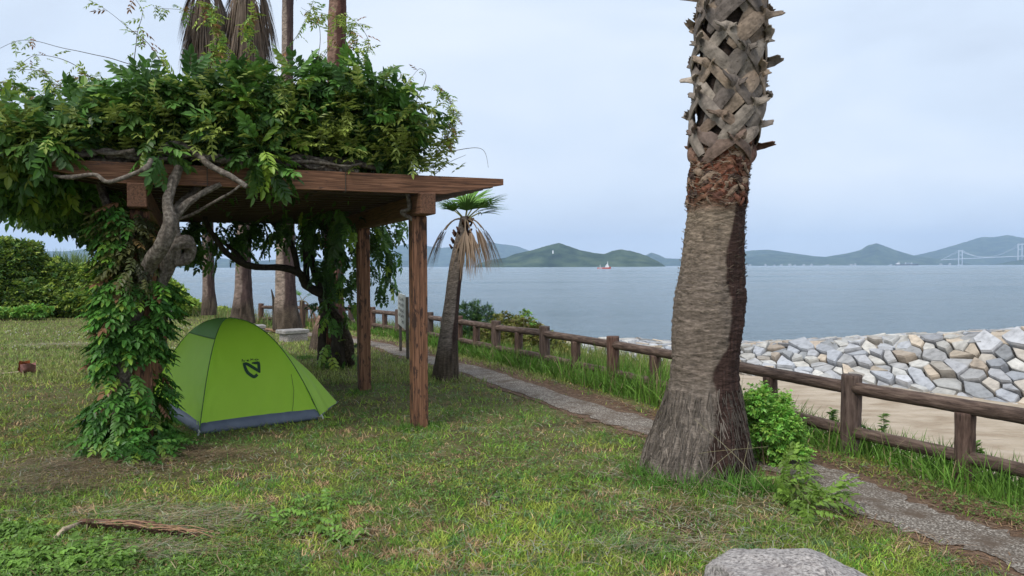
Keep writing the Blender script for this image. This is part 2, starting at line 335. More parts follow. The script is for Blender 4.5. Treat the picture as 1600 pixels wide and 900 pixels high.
hill('far_hill', [(1380, 414), (1425, 400), (1450, 395), (1480, 386), (1510, 377), (1535, 369), (1555, 369.5), (1575, 365.5), (1600, 370), (1640, 371), (1690, 362), (1740, 372), (1800, 390), (1850, 410)], 8200, 900, 15)
hill('near_shore_hill', [(1540, 415), (1570, 412), (1580, 408), (1600, 405), (1640, 401), (1700, 412)], 5500, 200, 16)
hill('far_hill', [(-120, 392), (-60, 395), (0, 398), (60, 391), (100, 392), (130, 388), (160, 390), (200, 392), (240, 398), (270, 403), (300, 405), (340, 402), (360, 405), (395, 408), (430, 405), (455, 400), (490, 404), (530, 406), (580, 400), (640, 408), (660, 418)], 7200, 600, 17)

# ------------------------------------------------------------------ bridge, ships, lighthouse, houses (small and far)
br = thing('suspension_bridge', 'pale suspension bridge with two towers crossing the strait in front of the far right hill', 'bridge', at_y(1500, 415, 6000))
def tower(px, ytop, ybot, D, w_px):
    a = at_y(px, ytop, D); b = at_y(px, ybot, D); hw = w_px / 2 * D / FPX; mb = MB(); h = a[2] - b[2]; th = 5.5
    for s in (-1, 1):
        mb.add(*box(a[0] + s * hw, D, (a[2] + b[2]) / 2, th, th, h))
    for k in (.02, .30, .97): mb.add(*box(a[0], D, a[2] - h * k - 2, 2 * hw - th - .02, th * .8, th * .9))
    mb.build('tower', M['bridge'], br)
    return a, b, hw
t1 = tower(1500.8, 391, 414.2, 6000, 5.6); t2 = tower(1594, 381, 409, 5500, 6.2)
d0 = at_y(1470, 406.3, 6180); d1 = at_y(1500.8, 404.6, 6000); d2 = at_y(1594, 400.5, 5500); d3 = at_y(1700, 395.5, 5050)
mb = MB(); add_tube(mb, [d0, d1, d2, d3], 3.4, 4); mb.build('deck', M['bridge'], br)
for s in (-1, 1):
    mb = MB(); A = t1[0] + [s * t1[2], 0, 0]; B = t2[0] + [s * t2[2], 0, 0]
    mid = (d1 + d2) / 2 + [0, 0, 6]; C_ = 2 * mid - (A + B) / 2
    Q = np.array([(1 - t) ** 2 * A + 2 * t * (1 - t) * C_ + t * t * B for t in np.linspace(0, 1, 24)])
    Q = np.vstack([[d0], Q, [d3 + [0, 0, 3]]]); add_tube(mb, Q, 1.5, 4); mb.build('cable', M['bridge'], br)
def ship(px0, px1, yw, D, hullm, name, label, kind):
    a = at_y(px0, yw, D); b = at_y(px1, yw, D); L_ = b[0] - a[0]; x0 = a[0]; z = SEA
    t = thing(name, label, 'ship' if kind else 'boat', (a[0], D, z)); mb = MB(); hh = L_ * (.045 if kind else .11); bw = L_ * .08
    sec = [(0, .7), (.06, 1), (.85, 1), (.95, .6), (1, .08)]; VV = []; F = []
    for u, wd in sec:
        up = hh * (1 + (.5 if u > .9 else 0)); VV += [(x0 + u * L_, D - bw * wd, z + up), (x0 + u * L_, D - bw * wd * .8, z - .3), (x0 + u * L_, D + bw * wd * .8, z - .3), (x0 + u * L_, D + bw * wd, z + up)]
    for k in range(4):
        for q in range(4): F.append((k * 4 + q, k * 4 + (q + 1) % 4, k * 4 + 4 + (q + 1) % 4, k * 4 + 4 + q))
    F += [(0, 1, 2, 3), (19, 18, 17, 16)]; mb.add(VV, F); mb.build('hull', M[hullm], t)
    mb = MB()
    if kind:
        mb.add(*box(x0 + .10 * L_, D, z + hh + L_ * .02, L_ * .12, bw * 1.4, L_ * .04)); mb.add(*box(x0 + .14 * L_, D, z + hh + L_ * .055, L_ * .09, bw * 1.2, L_ * .028)); mb.build('bridge_house', M['white'], t)
        mb = MB(); mb.add(*box(x0 + .15 * L_, D, z + hh + L_ * .10, L_ * .008, L_ * .008, L_ * .07)); mb.build('mast', M['white'], t)
        mb = MB(); mb.add(*box(x0 + .5 * L_, D, z + hh + L_ * .003, L_ * .64, bw * 1.7, L_ * .012)); mb.build('cargo_deck', M['bridge'], t)
        for u in (.44, .71): mb = MB(); mb.add(*box(x0 + u * L_, D, z + hh + L_ * .05, L_ * .03, L_ * .03, L_ * .08)); mb.build('crane', M['bridge'], t)
        mb = MB(); mb.add(*box(x0 + .575 * L_, D, z + hh + L_ * .055, L_ * .23, L_ * .012, L_ * .012)); mb.build('crane_boom', M['bridge'], t)
    else:
        mb.add(*box(x0 + .72 * L_, D, z + hh + L_ * .07, L_ * .26, bw * 1.3, L_ * .14)); mb.add(*box(x0 + .73 * L_, D, z + hh + L_ * .19, L_ * .13, bw, L_ * .10)); mb.build('cabin', M['white'], t)
        mb = MB(); add_tube(mb, [(x0 + .76 * L_, D, z + hh + L_ * .23), (x0 + .77 * L_, D, z + hh + L_ * .46)], [L_ * .03, L_ * .008], 6); mb.build('mast', M['white'], t)
        mb = MB(); add_tube(mb, [(x0 + .2 * L_, D, z + hh), (x0 + .2 * L_, D, z + hh + L_ * .22)], L_ * .014, 6); mb.build('pole', M['white'], t)
        mb = MB(); mb.add(*box(x0 + .2 * L_, D - bw * .9, z + hh * .55, L_ * .28, .12, hh * .4)); mb.build('hull_stripe', M['white'], t)
ship(1399, 1435, 415.6, 4200, 'hulldark', 'cargo_ship', 'long low dark cargo ship with a white bridge house below the pointed far hill', 1)
ship(933.5, 954.5, 421, 900, 'red', 'fishing_boat', 'small red and white boat on the water in front of the green island', 0)
p = at_y(864, 399, 2980); t = thing('lighthouse', 'tiny white tower standing on the slope of the green island', 'lighthouse', p)
mb = MB(); add_tube(mb, [p + [0, 0, -12], p, p + [0, 0, 14]], [4, 3.4, 2.4], 10); mb.build('tower', M['white'], t)
mb = MB(); add_tube(mb, [p + [0, 0, 14], p + [0, 0, 19]], [3, 1.2], 10); mb.build('lantern', M['white'], t)
hx = [(1166, 11), (1172, 6), (1196, 5), (1210, 5), (1221, 7), (1234, 9), (1242, 5), (1256, 6), (1268, 5), (1293, 10), (1330, 8), (1336, 6), (1392, 8), (1470, 7), (1484, 5), (1498, 5)]
for k, (px, wpx) in enumerate(hx):
    D = 6060 if px < 1500 else 5900; wd = wpx * D / FPX * .42; p = at_y(px, 413.4 + .6 * (k % 2), D); z0 = SEA; hh = 5 + 3 * (k % 3)
    t = thing('shore_house', 'tiny pale house in the row along the far shore under the hills', 'house', (p[0], D, z0), 'houses along the far shore')
    mb = MB(); mb.add(*box(p[0], D, z0 + hh / 2, wd, 18, hh)); mb.build('wall', M['town'], t)
    mb = MB(); mb.add([(p[0] - wd / 2, D - 10, z0 + hh), (p[0] + wd / 2, D - 10, z0 + hh), (p[0] + wd / 2, D + 10, z0 + hh), (p[0] - wd / 2, D + 10, z0 + hh), (p[0] - wd / 2, D, z0 + hh + 3), (p[0] + wd / 2, D, z0 + hh + 3)], [(0, 1, 5, 4), (2, 3, 4, 5), (1, 2, 5), (3, 0, 4), (3, 2, 1, 0)]); mb.build('roof', M['town'], t)

# ------------------------------------------------------------------ stone breakwater
def bw_crest(t): return np.maximum(-.05 - .95 * t, SEA + .12)
def bw_pt(u, v):
    "u metres along the foot line from the right, v metres up the face and over the crest"
    t = u / 7.9; A = np.stack([11.7 - 4.5 * t, 17.5 + 6.5 * t], -1); zc = bw_crest(t); z0 = np.minimum(-1.72 - .03 * np.clip(A[..., 1] - 20, 0, None), zc - .25)
    FR_ = 2.5; k = np.clip(v / 2.9, 0, 1); hr = FR_ * k + np.clip(v - 2.9, 0, 3.6) + np.clip(v - 6.5, 0, 9) * .7
    z = z0 + (zc - z0) * (k - .06 * np.sin(k * math.pi)) - np.clip(v - 6.5, 0, 9) * .75
    n = np.array([.822, .569])
    xy = A + hr[..., None] * n
    return np.stack([xy[..., 0], xy[..., 1], z], -1)
bwt = thing('stone_breakwater', 'long breakwater of fitted grey and tan stones sloping down to the sand', 'breakwater', (8.5, 22, -1.7))
uu, vv = np.meshgrid(np.linspace(-9, 19.5, 90), np.linspace(-.5, 8.6, 40)); P = bw_pt(uu.ravel(), vv.ravel()); P[:, 2] -= .13
a = np.arange(39)[:, None] * 90; b = np.arange(89)[None, :]
mb = MB(); mb.add(P, np.stack([a + b, a + b + 1, a + 91 + b, a + 90 + b], -1).reshape(-1, 4)); mb.build('rubble_core', M['core'], bwt, True)
def voronoi(x0, x1, y0, y1, sx, sy, phi, jit):
    c, sn = math.cos(phi), math.sin(phi); to = lambda q: np.stack([(q[..., 0] * c + q[..., 1] * sn) / sx, (-q[..., 0] * sn + q[..., 1] * c) / sy], -1)
    bk = lambda q: np.stack([q[..., 0] * sx * c - q[..., 1] * sy * sn, q[..., 0] * sx * sn + q[..., 1] * sy * c], -1)
    cor = to(np.array([(x0, y0), (x1, y0), (x0, y1), (x1, y1)])); Q = []
    for r in range(int(cor[:, 1].min()) - 1, int(cor[:, 1].max()) + 2):
        for k in range(int(cor[:, 0].min()) - 1, int(cor[:, 0].max()) + 2):
            if random.random() < .12: continue
            q = np.array([k + (r % 2) * .5 + random.uniform(-jit, jit), r + random.uniform(-jit, jit)]); w_ = bk(q)
            if x0 <= w_[0] <= x1 and y0 <= w_[1] <= y1: Q.append(q)
    Q = np.array(Q); out = []
    for i in range(len(Q)):
        d = Q - Q[i]; r2 = (d ** 2).sum(1); nb = np.argsort(r2)[1:15]; poly = [np.array(v) + Q[i] for v in ((-1.1, -1.1), (1.1, -1.1), (1.1, 1.1), (-1.1, 1.1))]
        for k in nb:
            m = (Q[i] + Q[k]) / 2; n = Q[k] - Q[i]; new = []
            for q in range(len(poly)):
                A, B = poly[q], poly[(q + 1) % len(poly)]; da, db = (A - m) @ n, (B - m) @ n
                if da <= 0: new.append(A)
                if da * db < 0: new.append(A + (B - A) * da / (da - db))
            poly = new
            if len(poly) < 3: break
        if len(poly) < 3: continue
        pl = np.array([p for k, p in enumerate(poly) if np.linalg.norm(p - poly[k - 1]) > .14])
        if len(pl) >= 3: out.append(bk(pl))
    return out
def stone(mb, pl, col, hgt, shrink=.035):
    c = pl.mean(0); e = pl - c; l = np.linalg.norm(e, axis=1, keepdims=True); r0 = c + e * (1 - shrink / np.maximum(l, .06)); r1 = c + e * (1 - (shrink + .02) / np.maximum(l, .1)); n = len(pl)
    tl = np.array([random.uniform(-.14, .14), random.uniform(-.22, .16)])
    rings = []
    for ring, dz in ((r0, -.12), (r0, hgt * .55), (r1, hgt)):
        P = bw_pt(ring[:, 0], ring[:, 1]); Pu = bw_pt(ring[:, 0] + .05, ring[:, 1]); Pv = bw_pt(ring[:, 0], ring[:, 1] + .05); N = norm(np.cross(Pu - P, Pv - P))
        N *= np.sign(N[:, 2:3]); zz = dz + (ring - c) @ tl + (np.random.default_rng(n).random(n) - .5) * .02; rings.append(P + N * zz[:, None])
    V = np.vstack(rings); F = []
    for k in range(2):
        for q in range(n): F.append((k * n + q, k * n + (q + 1) % n, (k + 1) * n + (q + 1) % n, (k + 1) * n + q))
    F.append(tuple(range(2 * n, 3 * n))); mb.add(V, F, col)
pal = [(.35, .345, .34), (.45, .44, .415), (.32, .33, .35), (.41, .42, .44), (.46, .44, .40), (.46, .385, .30), (.40, .33, .26), (.50, .48, .44), (.27, .275, .28), (.37, .37, .38), (.44, .44, .45), (.40, .36, .31)]
for nm, args in (('stone_facing', (-8.6, 19, -.35, 2.75, .56, .31, .62, .38)), ('crest_stone_paving', (-8.6, 19, 2.8, 6.5, .56, .38, .12, .36))):
    mb = MB()
    for pl in voronoi(*args): stone(mb, pl, np.array(random.choice(pal)) * random.uniform(.75, 1.15), random.uniform(.02, .17) if nm[0] == 's' else random.uniform(.02, .06))
    mb.build(nm, M['stone'], bwt)

# ------------------------------------------------------------------ fence
fence = thing('log_fence', 'dark brown two-rail log fence running along the seaward side of the path', 'fence', (2.86, 6.46, 0))
def gz(p): return tz(p[0], p[1])
def log(P0, P1, r, name, seed, n=22, m=40, c=(1, 1, 1)):
    "a round log built along its own z axis, then laid from P0 to P1"
    P0, P1 = np.array(P0, float), np.array(P1, float); L_ = np.linalg.norm(P1 - P0); Pp = np.array([(0, 0, z) for z in np.linspace(0, L_, m)]); Pp[:, 0] += .006 * np.sin(Pp[:, 2] * 3 + seed); mb = MB()
    V, F = tube(Pp, r, n); q = V.copy(); q[:, 2] *= .22; rad = 1 + .13 * (fbm(q * 42 + seed, seed, 3) - .5)[:, None] + .06 * (fbm(V * [14, 14, 9] + seed, seed + 3, 2) - .5)[:, None]; V[:, :2] *= rad
    cc = np.asarray(c) * (.8 + .4 * fbm(V * [20, 20, 5] + seed, 5, 2))[:, None]; mb.add(V, F, cc); mb.F.append(np.array([list(range(n - 1, -1, -1))])); mb.F.append(np.array([list(range(n))]) + mb.n - n)
    o = mb.build(name, M['log'], smooth=True); o.parent = fence; o.location = Vector(P0) - fence.location; o.rotation_euler = Vector(P1 - P0).to_track_quat('Z', 'Y').to_euler(); return o
full = [np.array([4.58, 2.86])] + list(FENCE); tops = []
for k, p in enumerate(full):
    z = lawn_h(np.array([p[0]]), np.array([p[1]]))[0]; red = (1.15, .90, .8) if k % 3 == 1 else (1, .95, .92)
    log((p[0], p[1], z - .25), (p[0], p[1], z + .68), .083, 'post', k, c=red); tops.append(z)
    mb = MB(); th = np.linspace(0, 2 * math.pi, 20, endpoint=False)
for k in range(len(full) - 1):
    a, b = full[k], full[k + 1]; d = norm(b - a); za, zb = tops[k], tops[k + 1]
    for hgt, r in ((.565, .054), (.20, .050)):
        log((*(a + d * .05), za + hgt + random.uniform(-.008, .008)), (*(b - d * .05), zb + hgt + random.uniform(-.008, .008)), r, 'rail', 50 + k * 2 + int(hgt > .5), c=(1.15, 1.08, 1.0))
    m_ = (a + b) / 2; zm = (za + zb) / 2
    log((*m_, zm - .25), (*m_, zm + .53), .068, 'short_post', 90 + k, c=(1.05, .92, .85))

# ------------------------------------------------------------------ pergola
FRp = np.array([-.930, 7.608]); ax = np.array([.9214, .3886]); bx_ = np.array([-.3886, .9214]); WD, LD = 2.474, 2.584; TH = math.atan2(ax[1], ax[0])
def pg(u, v, z=0.): q = FRp + ax * u + bx_ * v; return np.array([q[0], q[1], z])     # u right of the right posts, v back
perg = thing('pergola', 'weathered red-brown timber pergola carrying a thick wisteria canopy', 'pergola', (*pg(-WD / 2, LD)[:2], 0))
def pbox(name, mt, u, v, z, su, sv, sz, bev=.006, tilt=0):
    mb = MB(); V, F = box(0, 0, 0, su, sv, sz, 0, bev); me_ob = mb.add(V, F).build(name, mt)
    me_ob.parent = perg; c = pg(u, v, z); me_ob.location = Vector(c) - perg.location; me_ob.rotation_euler = (0, 0, TH + tilt); return me_ob
HT = 2.095
for u in (0, -WD):
    for v in (0, LD, 2 * LD): pbox('post', M['post'], u, v, HT / 2 - .15, .15, .15, HT + .3, .008)
    pbox('beam', M['beamy'], u, LD, HT + .1, .15, 2 * LD + .74, .2, .008)
# joists with cut-away rafter tails
v = -.25; nj = 0
UR = .80; UL = -WD - 0.76; CL = -WD - 1.35
while v < 2 * LD + .3:
    mb = MB(); h, tk = .17, .075; z0 = HT + .2 + .002
    prof = [(UL, .11), (UL + .62, 0), (UR - .62, 0), (UR, .11), (UR, h), (UL, h)]; c = (UL + UR) / 2
    VV = [(x - c, s * tk / 2, z) for s in (-1, 1) for x, z in prof]; n = 6
    mb.add(VV, [tuple(range(n)), tuple(range(2 * n - 1, n - 1, -1))] + [(k, n + k, n + (k + 1) % n, (k + 1) % n) for k in range(n)])
    o = mb.build('joist', M['beamx' if nj == 0 else 'joistshade']); o.parent = perg; o.location = Vector(pg(c, v, z0)) - perg.location; o.rotation_euler = (0, 0, TH)  # front joist plain, those behind it in the wood with painted-in shade
    v += .285; nj += 1
# wires that tie the vine to the front joist
for px in (436, 537, 323):
    D = at_z(px, 275, 2.4)[1]
    q = None
    for u in np.linspace(UL, UR, 200):
        p = pg(u, -.25 - .042, 2.38); d = p - CAM; X = 800 + FPX * (d @ cr) / (d @ cf)
        if X > px: break
    mb = MB(); f = lambda dv, z: pg(u, -.25 + dv, z)
    add_tube(mb, [f(-.044, 2.285), f(-.044, 2.475), f(.044, 2.478), f(.044, 2.285), f(-.044, 2.285)], .0035, 5); w_ = mb.build('tie_wire', M['steel'], perg)

# ------------------------------------------------------------------ foliage tools
def leaflet(L, Wd, fold=.25, droop=.15):
    V = np.array([(0, 0, 0), (.3 * L, .5 * Wd, fold * Wd * .5), (.68 * L, .42 * Wd, fold * Wd * .4 - droop * L * .4), (L, 0, -droop * L), (.68 * L, -.42 * Wd, fold * Wd * .4 - droop * L * .4), (.3 * L, -.5 * Wd, fold * Wd * .5)])
    return V, np.array([(0, 3, 2, 1), (0, 5, 4, 3)])
def compound(pairs, L, ll, lw, sag=.25, seed=0):
    r = random.Random(seed); VV = []; FF = []; n = 0
    def put(pos, ang, tilt, s):
        nonlocal n
        V, F = leaflet(ll * s, lw * s, .25, r.uniform(.05, .3)); c, sn = math.cos(ang), math.sin(ang)
        V = np.c_[V[:, 0] * c - V[:, 1] * sn, V[:, 0] * sn + V[:, 1] * c, V[:, 2] - V[:, 0] * tilt] + pos
        VV.append(V); FF.append(F + n); n += len(V)
    for k in range(pairs):
        t = .22 + .70 * k / max(pairs - 1, 1); s = 1.05 - .35 * abs(t - .5)
        pos = np.array([t * L, 0, -sag * L * t * t])
        for sg in (-1, 1): put(pos, sg * r.uniform(.85, 1.25), r.uniform(.1, .6), s)
    put(np.array([L, 0, -sag * L]), r.uniform(-.2, .2), .3, 1.1)
    w_ = .006; R_p = [(0, -w_ / 2, 0), (0, w_ / 2, 0), (.5 * L, w_ / 2, -sag * L * .25), (.5 * L, -w_ / 2, -sag * L * .25), (L, w_ / 3, -sag * L), (L, -w_ / 3, -sag * L)]
    VV.append(np.array(R_p)); FF.append(np.array([(0, 1, 2, 3), (3, 2, 4, 5)]) + n)
    return np.vstack(VV), np.vstack(FF)
WIS = [compound(4 + k % 2, .20, .080, .044, .2 + .1 * k, k) for k in range(4)]
YNG = [compound(3, .11, .05, .02, .35, 20 + k) for k in range(3)]
def frames(d, up):
    d = norm(d); y = norm(np.cross(up, d)); z = np.cross(d, y); return np.stack([d, y, z], -1)
def scatter(mb, tmpl, pos, d, up, sc, col):
    pos = np.asarray(pos); N = len(pos)
    if N == 0: return
    col = np.asarray(col, float); col = np.tile(col, (N, 1)) if col.ndim == 1 else col
    sc = np.broadcast_to(np.asarray(sc, float), (N,)); Rm = frames(d, up); which = rng.integers(0, len(tmpl), N)
    for k, (V, F) in enumerate(tmpl):
        m = which == k; q = int(m.sum())
        if not q: continue
        P = np.einsum('nij,vj->nvi', Rm[m], V) * sc[m][:, None, None] + pos[m][:, None, :]
        Fa = (F[None] + (np.arange(q) * len(V))[:, None, None]).reshape(-1, F.shape[1])
        mb.add(P.reshape(-1, 3), Fa, np.repeat(col[m], len(V), 0))
def rdir(n): return norm(rng.normal(size=(n, 3)))
DK, MD, YG, BR = np.array([.05, .115, .024]), np.array([.10, .21, .038]), np.array([.24, .36, .05]), np.array([.22, .13, .05])
def leafcol(n, py=.12, pm=.45, base=(DK, MD, YG)):
    r = rng.random(n); c = np.where((r < py)[:, None], base[2], np.where((r < py + pm)[:, None], base[1], base[0])); return c * rng.uniform(.75, 1.3, (n, 1)) * rng.uniform(.92, 1.08, (n, 3))
def clump(mb, c, r, n, tmpl=WIS, py=.1, sz=1., down=.35, guard=False, base=(DK, MD, YG), pm=.45):
    c = np.asarray(c, float); r = np.broadcast_to(np.asarray(r, float), (3,)); u = rdir(n); k = rng.random(n) ** .35
    bump = .8 + .45 * vn(u * 2.2 + c * 3, 5)
    P = c + u * r * (k * bump)[:, None]; d = norm(u * .8 + rdir(n) * .6 + np.array([0, 0, -down])); up = norm(u + np.array([0, 0, .8]) + rdir(n) * .3)
    if guard:   # leaves rest on the front joist instead of hanging over its face
        q = (P[:, :2] - FRp) @ bx_; uq = (P[:, :2] - FRp) @ ax; k = (q < -.05) & (uq > -3.2); lim = HT + .50 + .10 * vn(np.c_[uq * 6, q * 0], 3); P[:, 2] = np.where(k, np.maximum(P[:, 2], lim), P[:, 2]); d[k, 2] = np.maximum(d[k, 2], -.12)
        kk2 = (q < -.30) & (uq > -3.1) & (P[:, 2] < HT + .62); P, d, up = P[~kk2], d[~kk2], up[~kk2]; n = len(P)
    scatter(mb, tmpl, P, d, up, sz * rng.uniform(.75, 1.2, n), leafcol(n, py, pm, base))

# ------------------------------------------------------------------ wisteria canopy and vines
vineA = thing('wisteria_vine', 'big wisteria climbing the leaf-covered front left pergola post and spreading over the roof', 'climbing plant', pg(-WD, 0, 0))
vineB = thing('wisteria_vine', 'dark wisteria with bare arching branches on the far right pergola post behind the tent', 'climbing plant', pg(0, 2 * LD, 0))
can = {0: MB(), 1: MB()}
def top_h(u, v):
    uu = np.array([u]); vv = np.array([v])
    return float(np.interp(u, [-4.3, -3.7, -3.1, -2.5, -.6, -.2, .15], [-.08, -.08, .02, .26, .50, .36, .10])) * (.72 + .56 * fbm(np.c_[uu * 1.3, vv * 1.0], 8, 2)[0])
n_cl = 0
for v in np.arange(-.12, 5.7, .32):
    for u in np.arange(CL, .12, .33):
        uj, vj = u + random.uniform(-.12, .12), v + random.uniform(-.1, .12); h = top_h(uj, vj); z = HT + .37 + .17 + (.07 if v < .25 else 0) - (.13 if u < -3.1 else 0)
        nlay = 3 if v < .9 else 2
        for k in range(nlay):
            zz = z + h * (1 - k / nlay) + (.07 if v < .0 else 0)
            if k == 2 and -1.35 < u < -.5 and v < .1: continue
            r = random.uniform(.19, .29)
            clump(can[int(v > 2.9)], pg(uj, vj, zz), (r, r, r * .7), 27 if v < 1.2 else 17, py=.09, sz=1.0, down=-.05 if v < .0 else .2, guard=True)
        if v > .3: clump(can[int(v > 2.9)], pg(uj, vj, z - .02), (.22, .22, .1), 9, py=.02, down=.0)
for u, dz in ((-1.50, .02), (-1.42, -.10), (-1.58, -.02), (-2.35, .02), (-3.15, .0)):
    clump(can[0], pg(u, -.40, HT + .45 + dz), (.13, .10, .11), 18, sz=.95)
for k in range(24):
    u = CL + random.uniform(-.2, .55); v = random.uniform(-.3, 5.2); z = random.uniform(2.5, 2.7) if v < 1.2 else random.uniform(2.72, 2.9)
    clump(can[int(v > 2.9)], pg(u, v, z), random.uniform(.14, .25), 15, down=.6)
for k in range(15):   # rear fringe below the roof
    u = random.uniform(-3.5, -.2); clump(can[1], pg(u, 2 * LD + random.uniform(.0, .7), random.uniform(1.92, 2.3)), random.uniform(.12, .22), 12, down=.8)
# young pale growth on top
for k in range(230):
    u = random.uniform(CL, .2); v = random.uniform(-.45, 2.5) if k % 2 else random.uniform(-.45, .1); h = top_h(u, v)
    n = 6; P = pg(u, v, HT + .40 + (h + .2) * random.uniform(.15, 1.05)) + rng.normal(size=(n, 3)) * .08
    scatter(can[0], YNG, P, norm(rdir(n) + [0, -.3, .5]), np.tile([0, 0, 1.], (n, 1)), 1.2, np.array([.27, .34, .07]) * rng.uniform(.5, 1.3, (n, 1)))
can[0].build('foliage', M['leaf'], vineA); can[1].build('foliage', M['leaf'], vineB)
# arching tendrils with young leaves: (start px,py,depth) control lines as seen, each at its own real distance
def tendril(par, pts, D, leaves=1., th=.004, col=(.55, .5, .3)):
    P = spline([at_y(x, y, D + dd) for x, y, dd in pts], 9); P = P + (fbm(P * 4, 31, 2)[:, None] - .5) * .03
    mb = MB(); add_tube(mb, P, [th, th * .35], 5, col); tw = mb.build('tendril', M['vinebark'], par)
    n = int(len(P) * leaves * 2.6)
    if n:
        i = rng.integers(0, len(P), n); pos = P[i] + rng.normal(size=(n, 3)) * .012; d = norm(rdir(n) + [0, 0, -.25]); ml = MB()
        c = np.where(rng.random((n, 1)) < .6, YG, np.where(rng.random((n, 1)) < .5, MD * 1.4, BR)) * rng.uniform(.75, 1.25, (n, 1))
        scatter(ml, YNG, pos, d, np.tile([0, 0, 1.], (n, 1)) + rdir(n) * .3, rng.uniform(.35, .95, n), c * np.array([1.3, 1.1, 1.2])); ml.build('leaves', M['leaf'], tw)
TD = [([(270, 120, .1), (235, 70, 0), (200, 40, 0), (150, 3, -.1)], .35), ([(250, 115, 0), (170, 90, 0), (110, 78, -.1), (40, 62, -.2), (-10, 80, -.2)], .1),
      ([(210, 110, 0), (215, 60, 0), (222, 20, 0), (210, -5, 0)], .15), ([(150, 130, 0), (110, 100, 0), (60, 85, 0), (20, 110, 0)], .3),
      ([(330, 110, 0), (340, 60, 0), (335, 20, 0), (322, 6, 0)], 1.0), ([(340, 105, 0), (350, 70, 0), (340, 45, 0), (300, 20, 0), (240, 12, 0)], .5),
      ([(70, 170, 0), (40, 140, 0), (15, 130, 0), (-10, 128, 0)], 1.), ([(100, 165, 0), (80, 130, 0), (60, 110, 0), (10, 108, 0)], .7), ([(160, 130, 0), (130, 120, 0), (90, 135, 0), (60, 170, 0)], .8),
      ([(420, 120, .3), (440, 90, .3), (475, 40, .3), (490, 0, .3)], .3), ([(490, 120, .3), (500, 70, .3), (495, 30, .3), (470, 12, .3)], .3), ([(560, 125, .5), (572, 90, .5), (575, 60, .5), (550, 30, .5), (520, 20, .5)], .5),
      ([(555, 120, .5), (560, 85, .5), (548, 55, .5), (530, 30, .5), (490, 18, .5)], .8), ([(600, 150, .6), (625, 120, .6), (610, 105, .6), (590, 130, .6)], .4),
      ([(630, 190, .6), (655, 150, .6), (665, 120, .6), (655, 108, .6), (640, 125, .6)], .1), ([(640, 180, .6), (620, 160, .6), (640, 200, .6), (680, 190, .6)], .3),
      ([(690, 230, .6), (710, 190, .6), (700, 150, .6), (680, 130, .6)], .5), ([(698, 220, .6), (712, 200, .6), (706, 165, .6), (690, 142, .6)], .5), ([(690, 240, .6), (700, 200, .6), (720, 180, .6)], .7),
      ([(690, 240, .6), (730, 232, .6), (755, 235, .6), (763, 262, .6)], .0), ([(680, 272, .6), (700, 255, .6), (728, 242, .6)], .0), ([(460, 130, .3), (505, 90, .3), (520, 60, .3)], .3),
      ([(380, 110, .3), (392, 70, .3), (385, 40, .3), (398, 15, .3)], .8), ([(300, 115, .3), (330, 90, .3), (370, 95, .3), (400, 120, .3)], .6)]
for pts, lv in TD: tendril(vineA, pts, 7.0, lv)
# woody stems of the front vine
def wood_part(par, pts, D, r, mt='vinebark', n=26, c=(1, 1, 1), name='stem', rough=.22, ridge=.14):
    P = spline([at_y(x, y, D + dd) for x, y, dd in pts], 14); mb = MB(); add_tube(mb, P, r, n, c, rough=rough, seed=int(pts[0][0]), freq=9, ridge=ridge); return mb.build(name, M[mt], par, True)
wood_part(vineA, [(192, 700, .18), (194, 640, .14), (192, 580, .06), (205, 520, .1), (220, 460, .1), (232, 418, -.05), (252, 385, -.2), (266, 350, -.22), (262, 320, -.16), (268, 290, -.1), (280, 262, 0)], 6.45, [.10, .085, .07, .06, .055, .058, .064, .052, .044, .038, .034], name='trunk')
wood_part(vineA, [(247, 470, .05), (252, 440, .05), (258, 412, .02), (266, 390, .02), (280, 379, .05), (294, 381, .1), (297, 394, .14), (288, 405, .12), (270, 412, .05)], 6.5, [.03, .035, .04, .05, .058, .06, .055, .05, .035])
wood_part(vineA, [(215, 530, .1), (240, 470, .1), (262, 425, 0), (275, 390, -.05), (275, 330, 0), (300, 305, .1), (310, 290, .2)], 6.6, [.05, .045, .04, .035, .03])
wood_part(vineA, [(265, 350, -.15), (290, 320, -.1), (320, 300, 0), (345, 288, .05)], 6.5, [.035, .02])
wood_part(vineA, [(270, 345, 0), (300, 335, -.05), (330, 318, -.1), (362, 300, -.15), (380, 285, -.1)], 6.6, [.016, .012, .01], n=8)
wood_part(vineA, [(205, 400, .1), (188, 365, .1), (172, 330, .1), (160, 300, .2), (150, 270, .2)], 6.6, [.045, .04, .035, .03])
wood_part(vineA, [(200, 370, .1), (180, 352, .3), (155, 330, .6), (120, 300, .8)], 6.7, [.045, .03])
wood_part(vineA, [(215, 390, .2), (175, 362, .6), (140, 335, 1.), (90, 325, 1.3), (50, 310, 1.5)], 6.9, [.03, .012], n=8)
